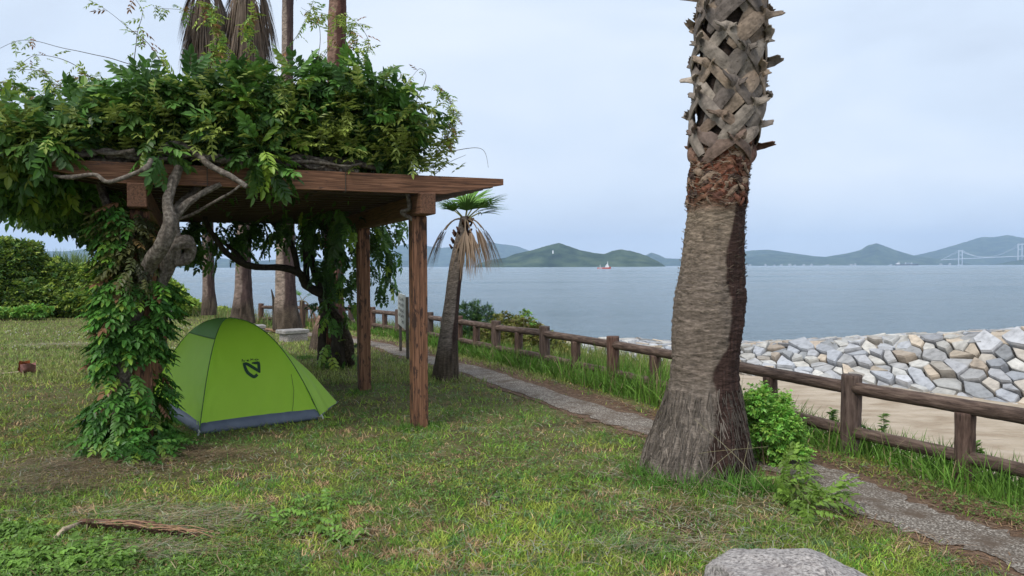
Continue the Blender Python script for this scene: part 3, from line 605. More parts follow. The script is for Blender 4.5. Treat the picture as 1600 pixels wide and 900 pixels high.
# stems lying along the roof
wood_part(vineA, [(85, 275, 0), (110, 277, -.02), (148, 273, -.02), (168, 284, -.05), (200, 275, -.03), (228, 262, -.02), (236, 250, .05)], 6.0, [.012, .018, .016, .018, .02, .02], n=8, name='branch')
for pts, D, r in (([(240, 245, .2), (270, 225, .2), (300, 235, .2), (330, 260, 0), (360, 275, -.05), (385, 292, -.05)], 6.35, [.03, .028, .022]),
                  ([(420, 240, .2), (450, 252, .1), (490, 262, .1), (535, 268, .1)], 7.0, [.035, .04, .035]), ([(430, 238, .3), (480, 248, .3), (530, 250, .3), (590, 262, .3)], 7.1, [.03, .03]),
                  ([(400, 275, 0), (440, 250, .1), (500, 256, .1), (560, 270, .2)], 7.0, [.03, .03]), ([(225, 260, .1), (262, 250, .1), (300, 245, .1), (380, 255, .1)], 6.5, [.025, .03]),
                  ([(120, 250, .1), (135, 235, .1), (170, 240, .1), (210, 235, .1)], 6.2, [.015, .02]), ([(440, 262, .1), (470, 245, .15), (530, 262, .1)], 6.95, [.025, .03]),
                  ([(635, 300, 0), (640, 325, 0), (628, 332, 0), (650, 345, .05), (658, 340, .1)], 7.5, [.02, .022, .016])):
    wood_part(vineA, pts, D, r, n=9, name='branch')
for k in range(20):
    u0 = random.uniform(UL + .1, -.9); L_ = random.uniform(.35, 1.0); v0 = random.uniform(-.31, -.05); pts = [pg(u0 + L_ * q / 6, v0 + random.uniform(-.05, .05), HT + .395 + random.uniform(0, .10)) for q in range(7)]
    mb = MB(); add_tube(mb, spline(pts, 8), [random.uniform(.012, .024), random.uniform(.007, .014)], 9, rough=.25, seed=k, freq=14); mb.build('branch', M['vinebark'], vineA, True)
# leaves on the pillar
mb = MB(); n = 1500; z = rng.random(n) ** .85 * 2.15; th = rng.uniform(0, 2 * math.pi, n)
rad = np.interp(z, [0, .15, .5, .9, 1.3, 1.7, 2.15], [.27, .30, .24, .20, .23, .21, .20]) * (.62 + .55 * vn(np.c_[th * 1.6, z * 3], 3))
keep = ~((z > 1.5) & (np.cos(th) > .15)); z, th, rad = z[keep], th[keep], rad[keep]; n = len(z)
cx = np.interp(z, [0, .5, 1.2, 2.1], [-3.36, -3.30, -3.22, -3.2]); u = np.c_[np.cos(th), np.sin(th), np.zeros(n)]; P = np.c_[cx - .03, np.full(n, 6.62), z] + u * rad[:, None]
WL = [compound(4, .15, .058, .030, .35, 40 + k) for k in range(3)]
c = leafcol(n, .10, .62, (np.array([.05, .14, .025]), np.array([.095, .24, .04]), np.array([.22, .36, .05]))); c[(z > 1.5) & (rng.random(n) < .5)] = np.array([.10, .11, .03])
c[(rng.random(n) < .03)] = np.array([.25, .13, .07])
kp = fbm(np.c_[th * 1.3, z * 5.5], 77, 2) > .40; P, u, c, z = P[kp], u[kp], c[kp], z[kp]; n = len(P)
scatter(mb, WL, P, norm(u * 1.1 + [0, -.12, -.45] + rdir(n) * .4), norm(u * .5 + [0, 0, 1.] + rdir(n) * .25), rng.uniform(.8, 1.25, n), c)
n = 60; P = np.c_[rng.uniform(-3.25, -2.85, n), rng.uniform(6.15, 6.75, n), rng.uniform(.02, .28, n)]
P[:, 2] *= np.clip((-2.62 - P[:, 0]) / .5, .2, 1)
scatter(mb, WL, P, norm(rdir(n) + [.9, -.5, -.1]), np.tile([0, 0, 1.], (n, 1)), 1.05, leafcol(n, .1, .6, (np.array([.05, .14, .025]), np.array([.095, .24, .04]), np.array([.22, .36, .05]))))
for px, py, D_, q in ((212, 345, 6.5, 16), (205, 365, 6.45, 18), (222, 372, 6.5, 14), (208, 395, 6.4, 20), (226, 400, 6.45, 12), (200, 420, 6.4, 20), (215, 430, 6.35, 16), (190, 440, 6.4, 20), (232, 350, 6.6, 10)):
    clump(mb, at_y(px, py, D_), (.09, .09, .12), q, tmpl=WL, down=.9, py=.1, sz=.8, base=(np.array([.05, .06, .02]), np.array([.10, .11, .03]), np.array([.17, .12, .04])))
mb.build('pillar_foliage', M['leaf'], vineA)
# rear vine: trunk, arms, dark foliage
wood_part(vineB, [(530, 580, -.05), (535, 545, -.05), (525, 510, -.05), (512, 480, 0), (508, 460, 0), (500, 440, 0)], 12.3, [.20, .17, .13, .12, .11, .09], mt='darkbark', name='trunk')
wood_part(vineB, [(545, 570, 0), (545, 535, -.1), (530, 500, -.15), (512, 475, -.1)], 12.2, [.09, .06, .05], c=(.45, .4, .35))
wood_part(vineB, [(505, 575, 0), (506, 520, 0), (510, 470, 0)], 12.35, [.09, .08], mt='darkbark')
for pts, D, r in (([(505, 460, 0), (480, 447, 0), (468, 428, -.2), (440, 418, -.5), (400, 417, -.9), (370, 407, -1.2), (345, 385, -1.5), (325, 352, -1.6), (318, 330, -1.6)], 12.2, [.075, .065, .05, .045, .035, .03]),
                  ([(385, 412, 0), (365, 392, 0), (340, 372, .1), (325, 360, .2)], 11.3, [.03, .022]), ([(468, 430, 0), (462, 405, 0), (452, 375, 0), (430, 352, 0), (415, 340, 0)], 12.1, [.05, .04, .03]),
                  ([(480, 445, 0), (478, 400, 0), (474, 360, 0), (470, 335, 0)], 12.2, [.05, .04]), ([(500, 450, 0), (486, 400, 0), (490, 360, 0), (500, 335, 0)], 12.3, [.06, .04]),
                  ([(505, 462, 0), (530, 458, 0), (552, 448, 0), (565, 425, 0), (572, 400, 0)], 12.2, [.05, .035, .02])):
    wood_part(vineB, pts, D, r, mt='darkbark', n=9, name='branch')
mb = MB()
for px, py, D, r, q in ((540, 380, 11.8, .34, 60), (520, 350, 11.6, .35, 60), (505, 400, 12.1, .25, 36), (480, 350, 12, .26, 36), (545, 420, 12, .24, 34), (600, 370, 11.6, .26, 40), (612, 400, 11.8, .17, 22), (598, 440, 11.9, .2, 24), (590, 350, 11, .3, 40), (575, 410, 12, .2, 24),
                        (560, 345, 10.6, .28, 40), (520, 440, 12, .22, 30), (500, 430, 12, .15, 14), (340, 358, 11.6, .24, 26), (310, 365, 11.5, .24, 26), (375, 355, 11.8, .2, 22), (400, 352, 12, .2, 20), (300, 385, 11.4, .14, 10), (330, 395, 11, .12, 8), (435, 355, 12.2, .16, 14),
                        (525, 485, 11.95, .16, 22), (505, 475, 11.95, .13, 12), (555, 470, 12, .12, 12), (515, 552, 12, .22, 18), (545, 560, 12, .2, 14), (475, 385, 12.1, .14, 8), (540, 340, 9.6, .3, 36), (500, 340, 9.8, .25, 22), (445, 345, 10.5, .2, 18), (625, 345, 10.6, .14, 10)):
    clump(mb, at_y(px, py, D), r, int(q * .6), down=.8, py=.06 if py < 460 else .35, sz=1.0)
mb.build('hanging_foliage', M['leaf'], vineB)
mb = MB()
for k in range(38):
    px = random.uniform(95, 205); py = random.uniform(310, min(372, 330 + (px - 95) * .5))
    clump(mb, at_y(px, py, random.uniform(9, 11.5)), random.uniform(.1, .18), 8, down=.8)
mb.build('hanging_foliage', M['leaf'], vineA)

# ------------------------------------------------------------------ palms
def trunk_mesh(prof, D, tintf, nseg=96, m=420, amp=1., seed=0, name='trunk', mt='palmbark', par=None, ext=None):
    "prof: (py, px_left, px_right) rows measured in the photo, turned into centre and radius at distance D"
    pr = np.array(prof, float); rows = []
    for y, a, b in pr:
        L_, R2 = at_y(a, y, D), at_y(b, y, D); rows.append([(L_[0] + R2[0]) / 2, D, L_[2], (R2[0] - L_[0]) / 2])
    rows = np.array(rows); z = np.linspace(rows[:, 2].min(), rows[:, 2].max(), m); o = np.argsort(rows[:, 2]); cx = np.interp(z, rows[o, 2], rows[o, 0]); rr = np.interp(z, rows[o, 2], rows[o, 3])
    ker = np.ones(m // 14) / (m // 14); sm = lambda q: np.convolve(np.pad(q, len(ker) // 2, mode='edge'), ker, 'same')[len(ker) // 2: len(ker) // 2 + m]
    cx, rr = sm(cx), sm(rr)
    th = np.linspace(0, 2 * math.pi, nseg, endpoint=False); TH_, ZZ = np.meshgrid(th, z); q = np.c_[np.cos(TH_.ravel()) * 2, np.sin(TH_.ravel()) * 2, ZZ.ravel()]
    zr = (ZZ.ravel() - z[0])
    ring = .45 * (fbm(q * [1.2, 1.2, 30], seed, 3) - .5) + .75 * (fbm(q * [2.2, 2.2, 85], seed + 2, 2) - .5); lump = fbm(q * [1.2, 1.2, 2.2], seed + 9, 3) - .5; fis = fbm(q * [13, 13, 3.], seed + 4, 3) - .5
    low = np.clip((.75 - zr) / .4, 0, 1); R3 = np.repeat(rr, nseg)
    d = amp * (ring * .022 * (1 - low * .7) + lump * .05 + fis * (.012 + .05 * low))
    Rr = R3 + d * np.clip(R3 / .2, .4, 1.2)
    V = np.c_[np.repeat(cx, nseg) + np.cos(TH_.ravel()) * Rr, D + np.sin(TH_.ravel()) * Rr, ZZ.ravel()]
    a = np.arange(m - 1)[:, None] * nseg; b = np.arange(nseg)[None, :]; bn = (b + 1) % nseg
    F = np.stack([a + b, a + bn, a + nseg + bn, a + nseg + b], -1).reshape(-1, 4)
    C = tintf(V, np.repeat(cx, nseg), R3, zr, ring, fis)
    mb = MB(); mb.add(V, F, C); mb.F.append(np.arange(nseg)[None, :] + (m - 1) * nseg)
    o = mb.build(name, M[mt], par, True); return o, (z, cx, rr)
# --- the big palm
BD = 5.98
bigp = thing('palm_tree', 'huge thick-trunked palm beside the path, cut leaf bases criss-crossing its upper trunk', 'palm tree', (*at_y(1087, 745, BD)[:2], 0))
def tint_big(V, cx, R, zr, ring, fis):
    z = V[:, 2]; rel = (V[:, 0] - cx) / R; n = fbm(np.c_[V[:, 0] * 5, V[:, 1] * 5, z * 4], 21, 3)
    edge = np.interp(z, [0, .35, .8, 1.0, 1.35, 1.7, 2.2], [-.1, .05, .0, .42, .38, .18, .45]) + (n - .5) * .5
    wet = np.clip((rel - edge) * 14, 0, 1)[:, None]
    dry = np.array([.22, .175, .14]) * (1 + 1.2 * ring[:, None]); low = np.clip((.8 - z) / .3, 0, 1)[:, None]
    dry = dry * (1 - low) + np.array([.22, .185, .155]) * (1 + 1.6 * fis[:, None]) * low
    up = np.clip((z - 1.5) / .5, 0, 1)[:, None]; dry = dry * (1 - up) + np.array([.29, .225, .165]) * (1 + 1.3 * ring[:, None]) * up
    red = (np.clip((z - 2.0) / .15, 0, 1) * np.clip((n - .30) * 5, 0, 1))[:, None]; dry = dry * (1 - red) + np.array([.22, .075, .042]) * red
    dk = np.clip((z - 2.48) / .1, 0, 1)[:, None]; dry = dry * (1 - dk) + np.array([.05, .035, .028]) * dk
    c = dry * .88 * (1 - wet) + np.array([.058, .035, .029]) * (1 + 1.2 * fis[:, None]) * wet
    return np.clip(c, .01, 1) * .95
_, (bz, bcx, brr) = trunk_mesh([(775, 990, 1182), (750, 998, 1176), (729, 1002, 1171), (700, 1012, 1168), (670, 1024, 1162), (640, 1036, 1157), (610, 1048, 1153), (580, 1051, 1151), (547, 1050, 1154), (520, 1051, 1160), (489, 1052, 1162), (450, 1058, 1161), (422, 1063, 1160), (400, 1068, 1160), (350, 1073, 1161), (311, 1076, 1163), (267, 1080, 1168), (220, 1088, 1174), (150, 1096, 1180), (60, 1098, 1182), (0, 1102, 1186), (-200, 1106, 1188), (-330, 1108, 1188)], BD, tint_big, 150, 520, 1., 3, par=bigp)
def strap(path, wid, thk, nrm, taper, col, mb, cup=.25):
    P = np.asarray(path); T = norm(np.gradient(P, axis=0)); N = norm(nrm - T * (nrm * T).sum(1, keepdims=True)); Bn = np.cross(T, N); m = len(P); k = 6; u = np.linspace(-1, 1, k)
    Wd = wid * np.interp(np.linspace(0, 1, m), np.linspace(0, 1, len(taper)), taper)
    top = P[:, None] + Bn[:, None] * (u[None, :, None] * Wd[:, None, None] / 2) + N[:, None] * ((-cup * u ** 2)[None, :, None] * Wd[:, None, None] + (rng.random((m, k)) * .004)[:, :, None])
    top[-1] += T[-1] * (rng.random((k, 1)) * .035); bot = top - N[:, None] * thk; V = np.vstack([top.reshape(-1, 3), bot.reshape(-1, 3)]); nT = m * k
    a = np.arange(m - 1)[:, None] * k; b = np.arange(k - 1)[None, :]; Q = np.stack([a + b, a + b + 1, a + k + b + 1, a + k + b], -1).reshape(-1, 4)
    F = [tuple(q) for q in Q] + [tuple(q[::-1] + nT) for q in Q]
    for i2 in range(m - 1): F += [(i2 * k, i2 * k + k, i2 * k + k + nT, i2 * k + nT), (i2 * k + k - 1, i2 * k + k - 1 + nT, i2 * k + 2 * k - 1 + nT, i2 * k + 2 * k - 1)]
    for j2 in range(k - 1): F += [(j2, j2 + nT, j2 + 1 + nT, j2 + 1), ((m - 1) * k + j2, (m - 1) * k + j2 + 1, (m - 1) * k + j2 + 1 + nT, (m - 1) * k + j2 + nT)]
    g = .8 + .4 * vn(np.c_[V[:, 0] * 30, V[:, 1] * 30, V[:, 2] * 30], 2); mb.add(V, F, np.asarray(col) * g[:, None])
nb = 62; zb = 2.50
for k in range(nb):
    th0 = k * 2.39996 + random.uniform(-.15, .15); z0 = zb + k * .031 + random.uniform(-.02, .02)
    if z0 > 4.25: break
    mb = MB(); f = lambda th, z, off: np.array([np.interp(z, bz, bcx) + math.cos(th) * (np.interp(z, bz, brr) + off), BD + math.sin(th) * (np.interp(z, bz, brr) + off), z])
    red = max(0, 1 - (z0 - 2.48) / .30) * random.uniform(.25, 1); g = random.uniform(.7, 1.2)
    col = (np.array(random.choice([(.22, .185, .155), (.29, .245, .20), (.17, .14, .12), (.25, .19, .14)])) * (1 - red) + np.array([.15, .06, .038]) * red) * g
    o0 = (.012 + .03 * random.random()) * min(1, k / 12); sg = random.choice((-1, 1)); drop = random.uniform(.24, .34) if k > 8 else random.uniform(.12, .22)
    for s in (-1, 1):
        dth = random.uniform(.85, 1.2) * s; pts = []; q = np.linspace(0, 1, 10)
        for t_ in q: pts.append(f(th0 + dth * (1 - t_), z0 - drop * (1 - t_) ** 1.15, o0 + .020 + .022 * math.sin(t_ * 3.1) - .02 * (1 - t_) + .012 * t_ + (.006 if s == sg else 0)))
        out_ = np.array([math.cos(th0), math.sin(th0), 0]); L_ = random.uniform(.06, .15) if s == sg else .05
        tang = np.array([math.sin(th0), -math.cos(th0), 0]) * s; z3 = random.uniform(.05, .5)
        for t_ in (.25, .5, .75, 1.): pts.append(pts[9] + out_ * (L_ * t_ * .62) + np.array([0, 0, 1]) * L_ * z3 * t_ + tang * L_ * .75 * t_)
        P = np.array(pts); ths = np.arctan2(P[:, 1] - BD, P[:, 0] - np.interp(P[:, 2], bz, bcx)); nr = np.c_[np.cos(ths), np.sin(ths), np.full(len(P), .2)]
        nr[11:] += [0, 0, .6]
        strap(P, random.uniform(.095, .135) * (1 if k > 8 else .8), .009, nr, [.6, .9, 1, 1, .95, .85, .7, .62, .5], col, mb, cup=.13)
    mb.build('leaf_base', M['boot'], bigp, False)
mb = MB()   # torn remains of leaf bases below the cut ones
for k in range(210):
    th0 = random.uniform(-math.pi, math.pi); z0 = random.uniform(2.03, 2.52); s_ = random.choice((-1, 1)); ln = random.uniform(.2, .75)
    pts = [f(th0 + s_ * ln * t_, z0 + .10 * t_ * random.uniform(.6, 1.) + .02 * math.sin(t_ * 3), .004 + .02 * math.sin(t_ * 3.0) * random.random()) for t_ in np.linspace(0, 1, 7)]; P = np.array(pts)
    ths = np.arctan2(P[:, 1] - BD, P[:, 0] - np.interp(P[:, 2], bz, bcx)); strap(P, random.uniform(.012, .06), .004, np.c_[np.cos(ths), np.sin(ths), np.full(7, random.uniform(-.3, .5))], [.2, 1, .9, .3], np.array(random.choice([(.16, .065, .04), (.11, .05, .035), (.24, .17, .12), (.20, .10, .06), (.07, .045, .035)])), mb, cup=.2)
mb.build('torn_sheath_fibres', M['boot'], bigp)['kind'] = 'stuff'
# loose fibres in the red zone and up the trunk
mb = MB()
for k in range(750):
    z = 2.0 + .52 * random.random() if k < 450 else 1.25 + 1.05 * random.random() ** .8; th = random.uniform(-math.pi, 0) if random.random() < .8 else random.uniform(0, math.pi); r = np.interp(z, bz, brr); c0 = np.interp(z, bz, bcx)
    l = random.uniform(.03, .10); s = random.choice((-1, 1)); p = []
    for t_ in (0, .4, .8, 1.): tt = th + s * l * t_ / r; rr_ = r + .008 + .022 * math.sin(t_ * 3) * random.random(); p.append((c0 + math.cos(tt) * rr_, BD + math.sin(tt) * rr_, z + l * .35 * math.sin(t_ * 2.6) * random.uniform(.2, 1)))
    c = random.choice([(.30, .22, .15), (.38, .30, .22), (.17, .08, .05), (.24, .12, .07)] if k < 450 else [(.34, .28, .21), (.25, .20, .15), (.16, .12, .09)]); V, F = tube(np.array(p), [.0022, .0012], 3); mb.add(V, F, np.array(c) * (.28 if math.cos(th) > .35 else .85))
mb.build('trunk_fibres', M['bark'], bigp)['kind'] = 'stuff'
mb = MB()   # fibrous skirt of old roots at the foot
for k in range(900):
    th = random.uniform(-math.pi, math.pi); z = random.uniform(.0, .62); r = np.interp(z, bz, brr); c0 = np.interp(z, bz, bcx); l = random.uniform(.05, .14); th2 = th + random.uniform(-.1, .1)
    p = [(c0 + math.cos(th) * (r + .004), BD + math.sin(th) * (r + .004), z + l * .5), (c0 + math.cos(th2) * (np.interp(z - l * .5, bz, brr) + .02), BD + math.sin(th2) * (np.interp(z - l * .5, bz, brr) + .02), max(z - l * .5, -.02))]
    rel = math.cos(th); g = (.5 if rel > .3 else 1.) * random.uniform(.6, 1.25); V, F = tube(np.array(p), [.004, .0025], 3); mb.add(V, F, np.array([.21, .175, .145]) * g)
mb.build('root_fibres', M['bark'], bigp)['kind'] = 'stuff'
# --- fan fronds
def fan(mb, mp, base, dirv, pet, L, col, dead=False, nseg=28, spread=2.2, droop=.3, pcol=(.25, .2, .1)):
    base = np.asarray(base, float); d = norm(dirv); q = np.linspace(0, 1, 7)
    if dead: P = np.array([base + d * pet * t + np.array([0, 0, -.9 * pet * t * t]) for t in q])
    else: P = np.array([base + d * pet * t + np.array([0, 0, -.12 * pet * t * t]) for t in q])
    V, F = tube(P, [.013, .008], 5); mp.add(V, F, pcol); tip = P[-1]; d2 = norm(P[-1] - P[-2]); side = norm(np.cross(d2, [0, 0, 1.])) if abs(d2[2]) < .98 else np.array([1., 0, 0])
    if dead: side = norm(np.array([side[0], side[1], 0]) + rng.normal(size=3) * .2)
    upv = np.cross(side, d2)
    for k in range(nseg):
        a = (k / (nseg - 1) - .5) * 2 * spread * (.5 if dead else 1); dd = norm(d2 * math.cos(a * .75) + side * math.sin(a * .75) + (rng.normal(size=3) * (.10 if dead else .03)))
        l = L * (1 - .25 * abs(a) / spread) * random.uniform(.85, 1.05); m = 5; t = np.linspace(0, 1, m); pl = tip + dd * (l * t)[:, None] + np.array([0, 0, -1.]) * (l * droop * t ** 2.3)[:, None] + upv * (.02 * math.cos(k * 3.14))
        wv = norm(np.cross(dd, upv)); hw = np.array([.006, .014, .014, .008, .0015]) * (L / .5) * (1.0 if not dead else .75)
        VV = np.vstack([pl - wv * hw[:, None], pl + wv * hw[:, None]]); FF = [(i2, i2 + 1, m + i2 + 1, m + i2) for i2 in range(m - 1)]
        mb.add(VV, FF, np.asarray(col) * random.uniform(.75, 1.25))
def add_frond(par, name, *a, **k):
    mb, mp = MB(), MB(); fan(mb, mp, *a, **k); o = mb.build(name, M['frond'], par); mp.build('petiole', M['frond'], o); return o
def tint_pal(dry, wet, e0, seed):
    def f(V, cx, R, zr, ring, fis):
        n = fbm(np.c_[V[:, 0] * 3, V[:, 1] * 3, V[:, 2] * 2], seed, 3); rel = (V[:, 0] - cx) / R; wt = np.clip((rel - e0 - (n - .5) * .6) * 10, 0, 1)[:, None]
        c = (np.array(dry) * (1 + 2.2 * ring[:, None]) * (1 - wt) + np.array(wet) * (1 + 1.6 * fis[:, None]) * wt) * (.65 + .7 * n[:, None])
        lw = np.clip((.75 - zr) / .3 + (n - .5), 0, 1)[:, None]; c = c * (1 - lw) + np.array([.085, .065, .048]) * (1 + 2.2 * fis[:, None]) * lw
        return np.clip(c, .01, 1)
    return f
# small palm by the path
SD = 10.85
sp = thing('palm_tree', 'short leaning palm with a few green fans and brown hanging fronds beside the pergola', 'palm tree', (*at_y(696, 592, SD)[:2], 0))
trunk_mesh([(605, 673, 718), (595, 674, 717), (575, 678, 716), (540, 684, 715), (500, 690, 716), (460, 696, 719), (420, 701, 723), (390, 707, 728), (370, 712, 731), (350, 717, 733), (338, 720, 733)], SD, tint_pal((.20, .165, .14), (.055, .035, .03), .45, 5), 60, 200, .6, 8, par=sp)
cbx = at_y(727, 345, SD)
for k in range(30):
    mb = MB(); z = random.uniform(-.42, .02); th = random.uniform(0, 6.28); r = .085 - z * .04; b0 = cbx + [z * .22 + math.cos(th) * r, math.sin(th) * r, z]; add_tube(mb, [b0, b0 + [math.cos(th) * .04, math.sin(th) * .04, .06]], [.02, .012], 5, (.10, .055, .04)); mb.build('leaf_base', M['bark'], sp, True)
G1, G2 = np.array([.10, .22, .03]), np.array([.07, .16, .03])
for dv, pet, L, cl, sprd in (((.55, -.2, .55), .34, .48, G1, 1.8), ((.15, .3, 1.), .30, .52, G1 * 1.2, 2.0), ((.5, .3, .38), .30, .5, G2, 1.7), ((-.5, .2, .55), .26, .38, G1, 1.6), ((-.35, -.3, .5), .25, .36, G1 * 1.3, 1.6), ((.1, -.4, .7), .2, .34, G2, 1.6), ((.3, .5, .7), .3, .45, G2, 1.8)):
    add_frond(sp, 'frond', cbx, dv, pet, L, cl, nseg=30, spread=sprd, droop=.18, pcol=(.2, .2, .06))
BRN = np.array([.25, .175, .115])
for dv, pet, L in (((-.9, -.1, .55), .36, .44), ((-.8, .3, .6), .38, .42), ((.05, -.9, .35), .26, .52), ((.75, -.3, .55), .30, .50), ((.6, -.6, .45), .27, .48), ((.8, .3, .5), .32, .46), ((.3, -.8, .2), .25, .46)):
    add_frond(sp, 'dead_frond', cbx, dv, pet, L, BRN * random.uniform(.8, 1.2) if dv[0] > -.5 else BRN * .55, dead=True, nseg=22, spread=.75, droop=.55, pcol=(.28, .2, .13))
# four tall palms behind
def tall_palm(label, prof, D, crown_px, crown_z, seed, skirt=1., dry=(.20, .15, .125), wet=(.075, .05, .045), e0=.1, green=9):
    b = at_y((prof[0][1] + prof[0][2]) / 2, prof[0][0], D); t = thing('palm_tree', label, 'palm tree', (b[0], D, tz(b[0], D)), 'tall palms behind the pergola')
    prof = list(prof); pz = [(p[0]) for p in prof]; w_ = (prof[-1][2] - prof[-1][1]) / 2
    ytop = 416 - (crown_z - 1.6) / D * FPX; prof.append((ytop, crown_px - w_ * .9, crown_px + w_ * .9))
    trunk_mesh(prof, D, tint_pal(dry, wet, e0, seed), 44, 320, .8, seed, par=t)
    c = at_y(crown_px, ytop, D)
    if skirt:
        for k in range(46):
            th = k * 2.4; lv = 1.75 * skirt * k / 46; dv = (math.cos(th), math.sin(th), random.uniform(-.5, .2)); cl = BRN * random.uniform(.32, .68)
            add_frond(t, 'dead_frond', c + [0, 0, -lv], dv, random.uniform(.16, .34) + .22 * (1 - k / 46), random.uniform(.7, 1.0), cl, dead=True, nseg=22, spread=.6, droop=1.2)
    for k in range(green):
        th = k * 2.4 + .5; el_ = random.uniform(-.25, 1.1); add_frond(t, 'frond', c + [0, 0, .1], (math.cos(th), math.sin(th), el_), random.uniform(.7, 1.0), random.uniform(.75, .95), np.array([.06, .10, .03]) * random.uniform(.7, 1.2), nseg=26, spread=1.7, droop=.35)
    return t
tall_palm('slimmest tall palm, farthest left behind the tent, with a shaggy brown skirt of dead fronds', [(492, 314, 340), (480, 316, 338), (450, 317, 335), (400, 317, 334), (350, 316, 333), (200, 316, 331), (90, 316, 330)], 26.6, 322, 11.6, 31)
tall_palm('second tall palm from the left behind the tent, its brown skirt hanging lowest', [(505, 358, 400), (490, 362, 396), (470, 366, 394), (440, 368, 392), (400, 369, 392), (350, 370, 392), (200, 381, 400), (90, 384, 400)], 22.9, 388, 10.4, 32)
tall_palm('tall two-toned palm behind the stone bench, pale left side and dark right side', [(514, 426, 474), (500, 428, 468), (470, 430, 463), (440, 431, 461), (400, 432, 460), (350, 433, 460), (200, 437, 459), (130, 440, 458), (0, 441, 458)], 20.4, 449, 10.3, 33, dry=(.27, .21, .17), e0=.05, skirt=False)
tall_palm('tall palm rising behind the canopy with a rough scarred reddish trunk and shaggy root mound', [(560, 482, 552), (545, 484, 548), (520, 488, 545), (500, 495, 540), (480, 503, 538), (460, 508, 536), (350, 511, 538), (200, 511, 539), (110, 512, 538), (60, 511, 541), (0, 515, 541)], 15.4, 528, 9.8, 34, skirt=False, dry=(.24, .15, .11), wet=(.09, .045, .035))
# a stunted young palm among the weeds
yp = thing('young_palm', 'stunted young palm with brown dead leaves and one green fan behind the bench', 'palm tree', (*at_y(472, 500, 21.3)[:2], tz(-5.8, 21.3)))
b = at_y(472, 470, 21.3); mb = MB(); add_tube(mb, [b + [0, 0, -.75], b], [.09, .07], 10, (.12, .08, .06)); mb.build('trunk', M['bark'], yp)
for dv in ((.5, 0, .6), (-.4, .2, .9)): add_frond(yp, 'frond', b, dv, .2, .33, G1 * 1.2, nseg=16, spread=1.4)
for dv in ((.6, -.2, .1), (.1, -.6, .1), (-.5, -.3, .2), (.5, .4, .1)): add_frond(yp, 'dead_frond', b, dv, .25, .5, np.array([.35, .2, .12]), dead=True, nseg=14, spread=.7, droop=.6)
mb = MB(); s0 = at_y(428, 500, 22); add_tube(mb, [(s0[0], 22, -.25), at_y(428, 470, 22), at_y(424, 452, 22)], [.05, .05, .015], 8); tag(rest_origin(mb.build('dead_stump', M['darkbark'])), 'thin dark pointed stump sticking up beside the far end of the fence', 'stump')

# ------------------------------------------------------------------ tent
tc1, tc2, tc3, tc4 = np.array([-2.99, 7.29]), np.array([-2.02, 8.03]), np.array([-3.25, 9.75]), np.array([-4.27, 9.0])
tcen = (tc1 + tc2 + tc3 + tc4) / 4 + np.array([.02, -.12]); TP = 1.03
tent = thing('tent', 'small bright green dome tent with a dark emblem pitched under the pergola', 'tent', (*tcen, 0))
peg = np.array([-2.02, 9.08, .05])
CRN = [tc1, tc2, tc3, tc4]
def pole(c, s):
    k = .5 * math.pi * s; r = s ** .86
    q = tcen + (c - tcen) * r; return np.array([q[0], q[1], TP * (1 - s ** 1.95) + .012])
def panel(i, s, t):
    a, b = pole(CRN[i], s), pole(CRN[(i + 1) % 4], s); p = a + (b - a) * t; f = 4 * t * (1 - t)
    mid = np.array([*tcen, 0]); p = p + (mid - p) * np.array([1, 1, 0]) * .055 * f * s; p[2] += -.015 * f * s
    if i == 1:
        w_ = s ** 1.5 * (t / .42 if t < .42 else (1 - t) / .58); tgt = np.array([peg[0], peg[1], .02]); q = (CRN[1] + CRN[2]) / 2; dlt = peg[:2] - (CRN[1] * .58 + CRN[2] * .42)
        p[:2] += dlt * w_; p[2] = p[2] * (1 - .25 * w_)
    return p
def grid_panel(i, s0, s1, ns=26, nt_=22, edge=True, off=0):
    V = []
    for a in np.linspace(0, 1, ns):
        for t in np.linspace(0, 1, nt_):
            s_end = s1 - (.034 * 4 * t * (1 - t) * (.6 + .9 * t) if edge else 0) * (1 if i != 1 else .0); s = s0 + (s_end - s0) * a; V.append(panel(i, max(s, .001), t))
    V = np.array(V); wr = (vn(np.c_[V[:, 0] * 3 + V[:, 2] * 5, V[:, 1] * 3 - V[:, 2] * 4], 6) - .5) * .012; V[:, :2] += wr[:, None]
    # tension wrinkles fanning up from the corners
    a = np.arange(ns - 1)[:, None] * nt_; b = np.arange(nt_ - 1)[None, :]; F = np.stack([a + b, a + b + 1, a + nt_ + b + 1, a + nt_ + b], -1).reshape(-1, 4)
    sN = np.repeat(np.linspace(0, 1, ns), nt_); tN = np.tile(np.linspace(0, 1, nt_), ns); ed = np.minimum(tN, 1 - tN)
    return V, F, sN, tN, ed
mb = MB(); cutS = .40
for i in range(4):
    if i == 3: V, F, sN, tN, ed = grid_panel(i, cutS, .993, 30, 40)
    else: V, F, sN, tN, ed = grid_panel(i, 0.0, .993, 40, 40)
    wr = .018 * np.sin(ed * 130 / (1.05 - .9 * sN + .15)) * np.clip(1 - ed / (.22 * (1.2 - sN) + .06), 0, 1) * np.clip((sN - .45) * 2.5, 0, 1)
    if i == 0: wr = wr + .012 * np.sin((tN * 38 + sN * 26)) * np.clip((sN - .72) * 4, 0, 1) * np.clip((tN - .35) * 3, 0, 1)
    if i == 1: wr = wr + .012 * np.sin(tN * 34 + sN * 9) * np.clip((sN - .5) * 3, 0, 1)
    d = norm(np.c_[V[:, :2] - tcen, np.full(len(V), .2)]); mb.add(V + d * wr[:, None], F)
fly = mb.build('rainfly', M['fly'], tent, True)
V, F, sN, tN, ed = grid_panel(3, 0.0, cutS + .01, 14, 20, edge=False); mb = MB(); d = norm(np.c_[V[:, :2] - tcen, np.full(len(V), .4)]); mb.add(V + d * .004, F); mb.build('vent_panel', M['flydark'], tent, True)
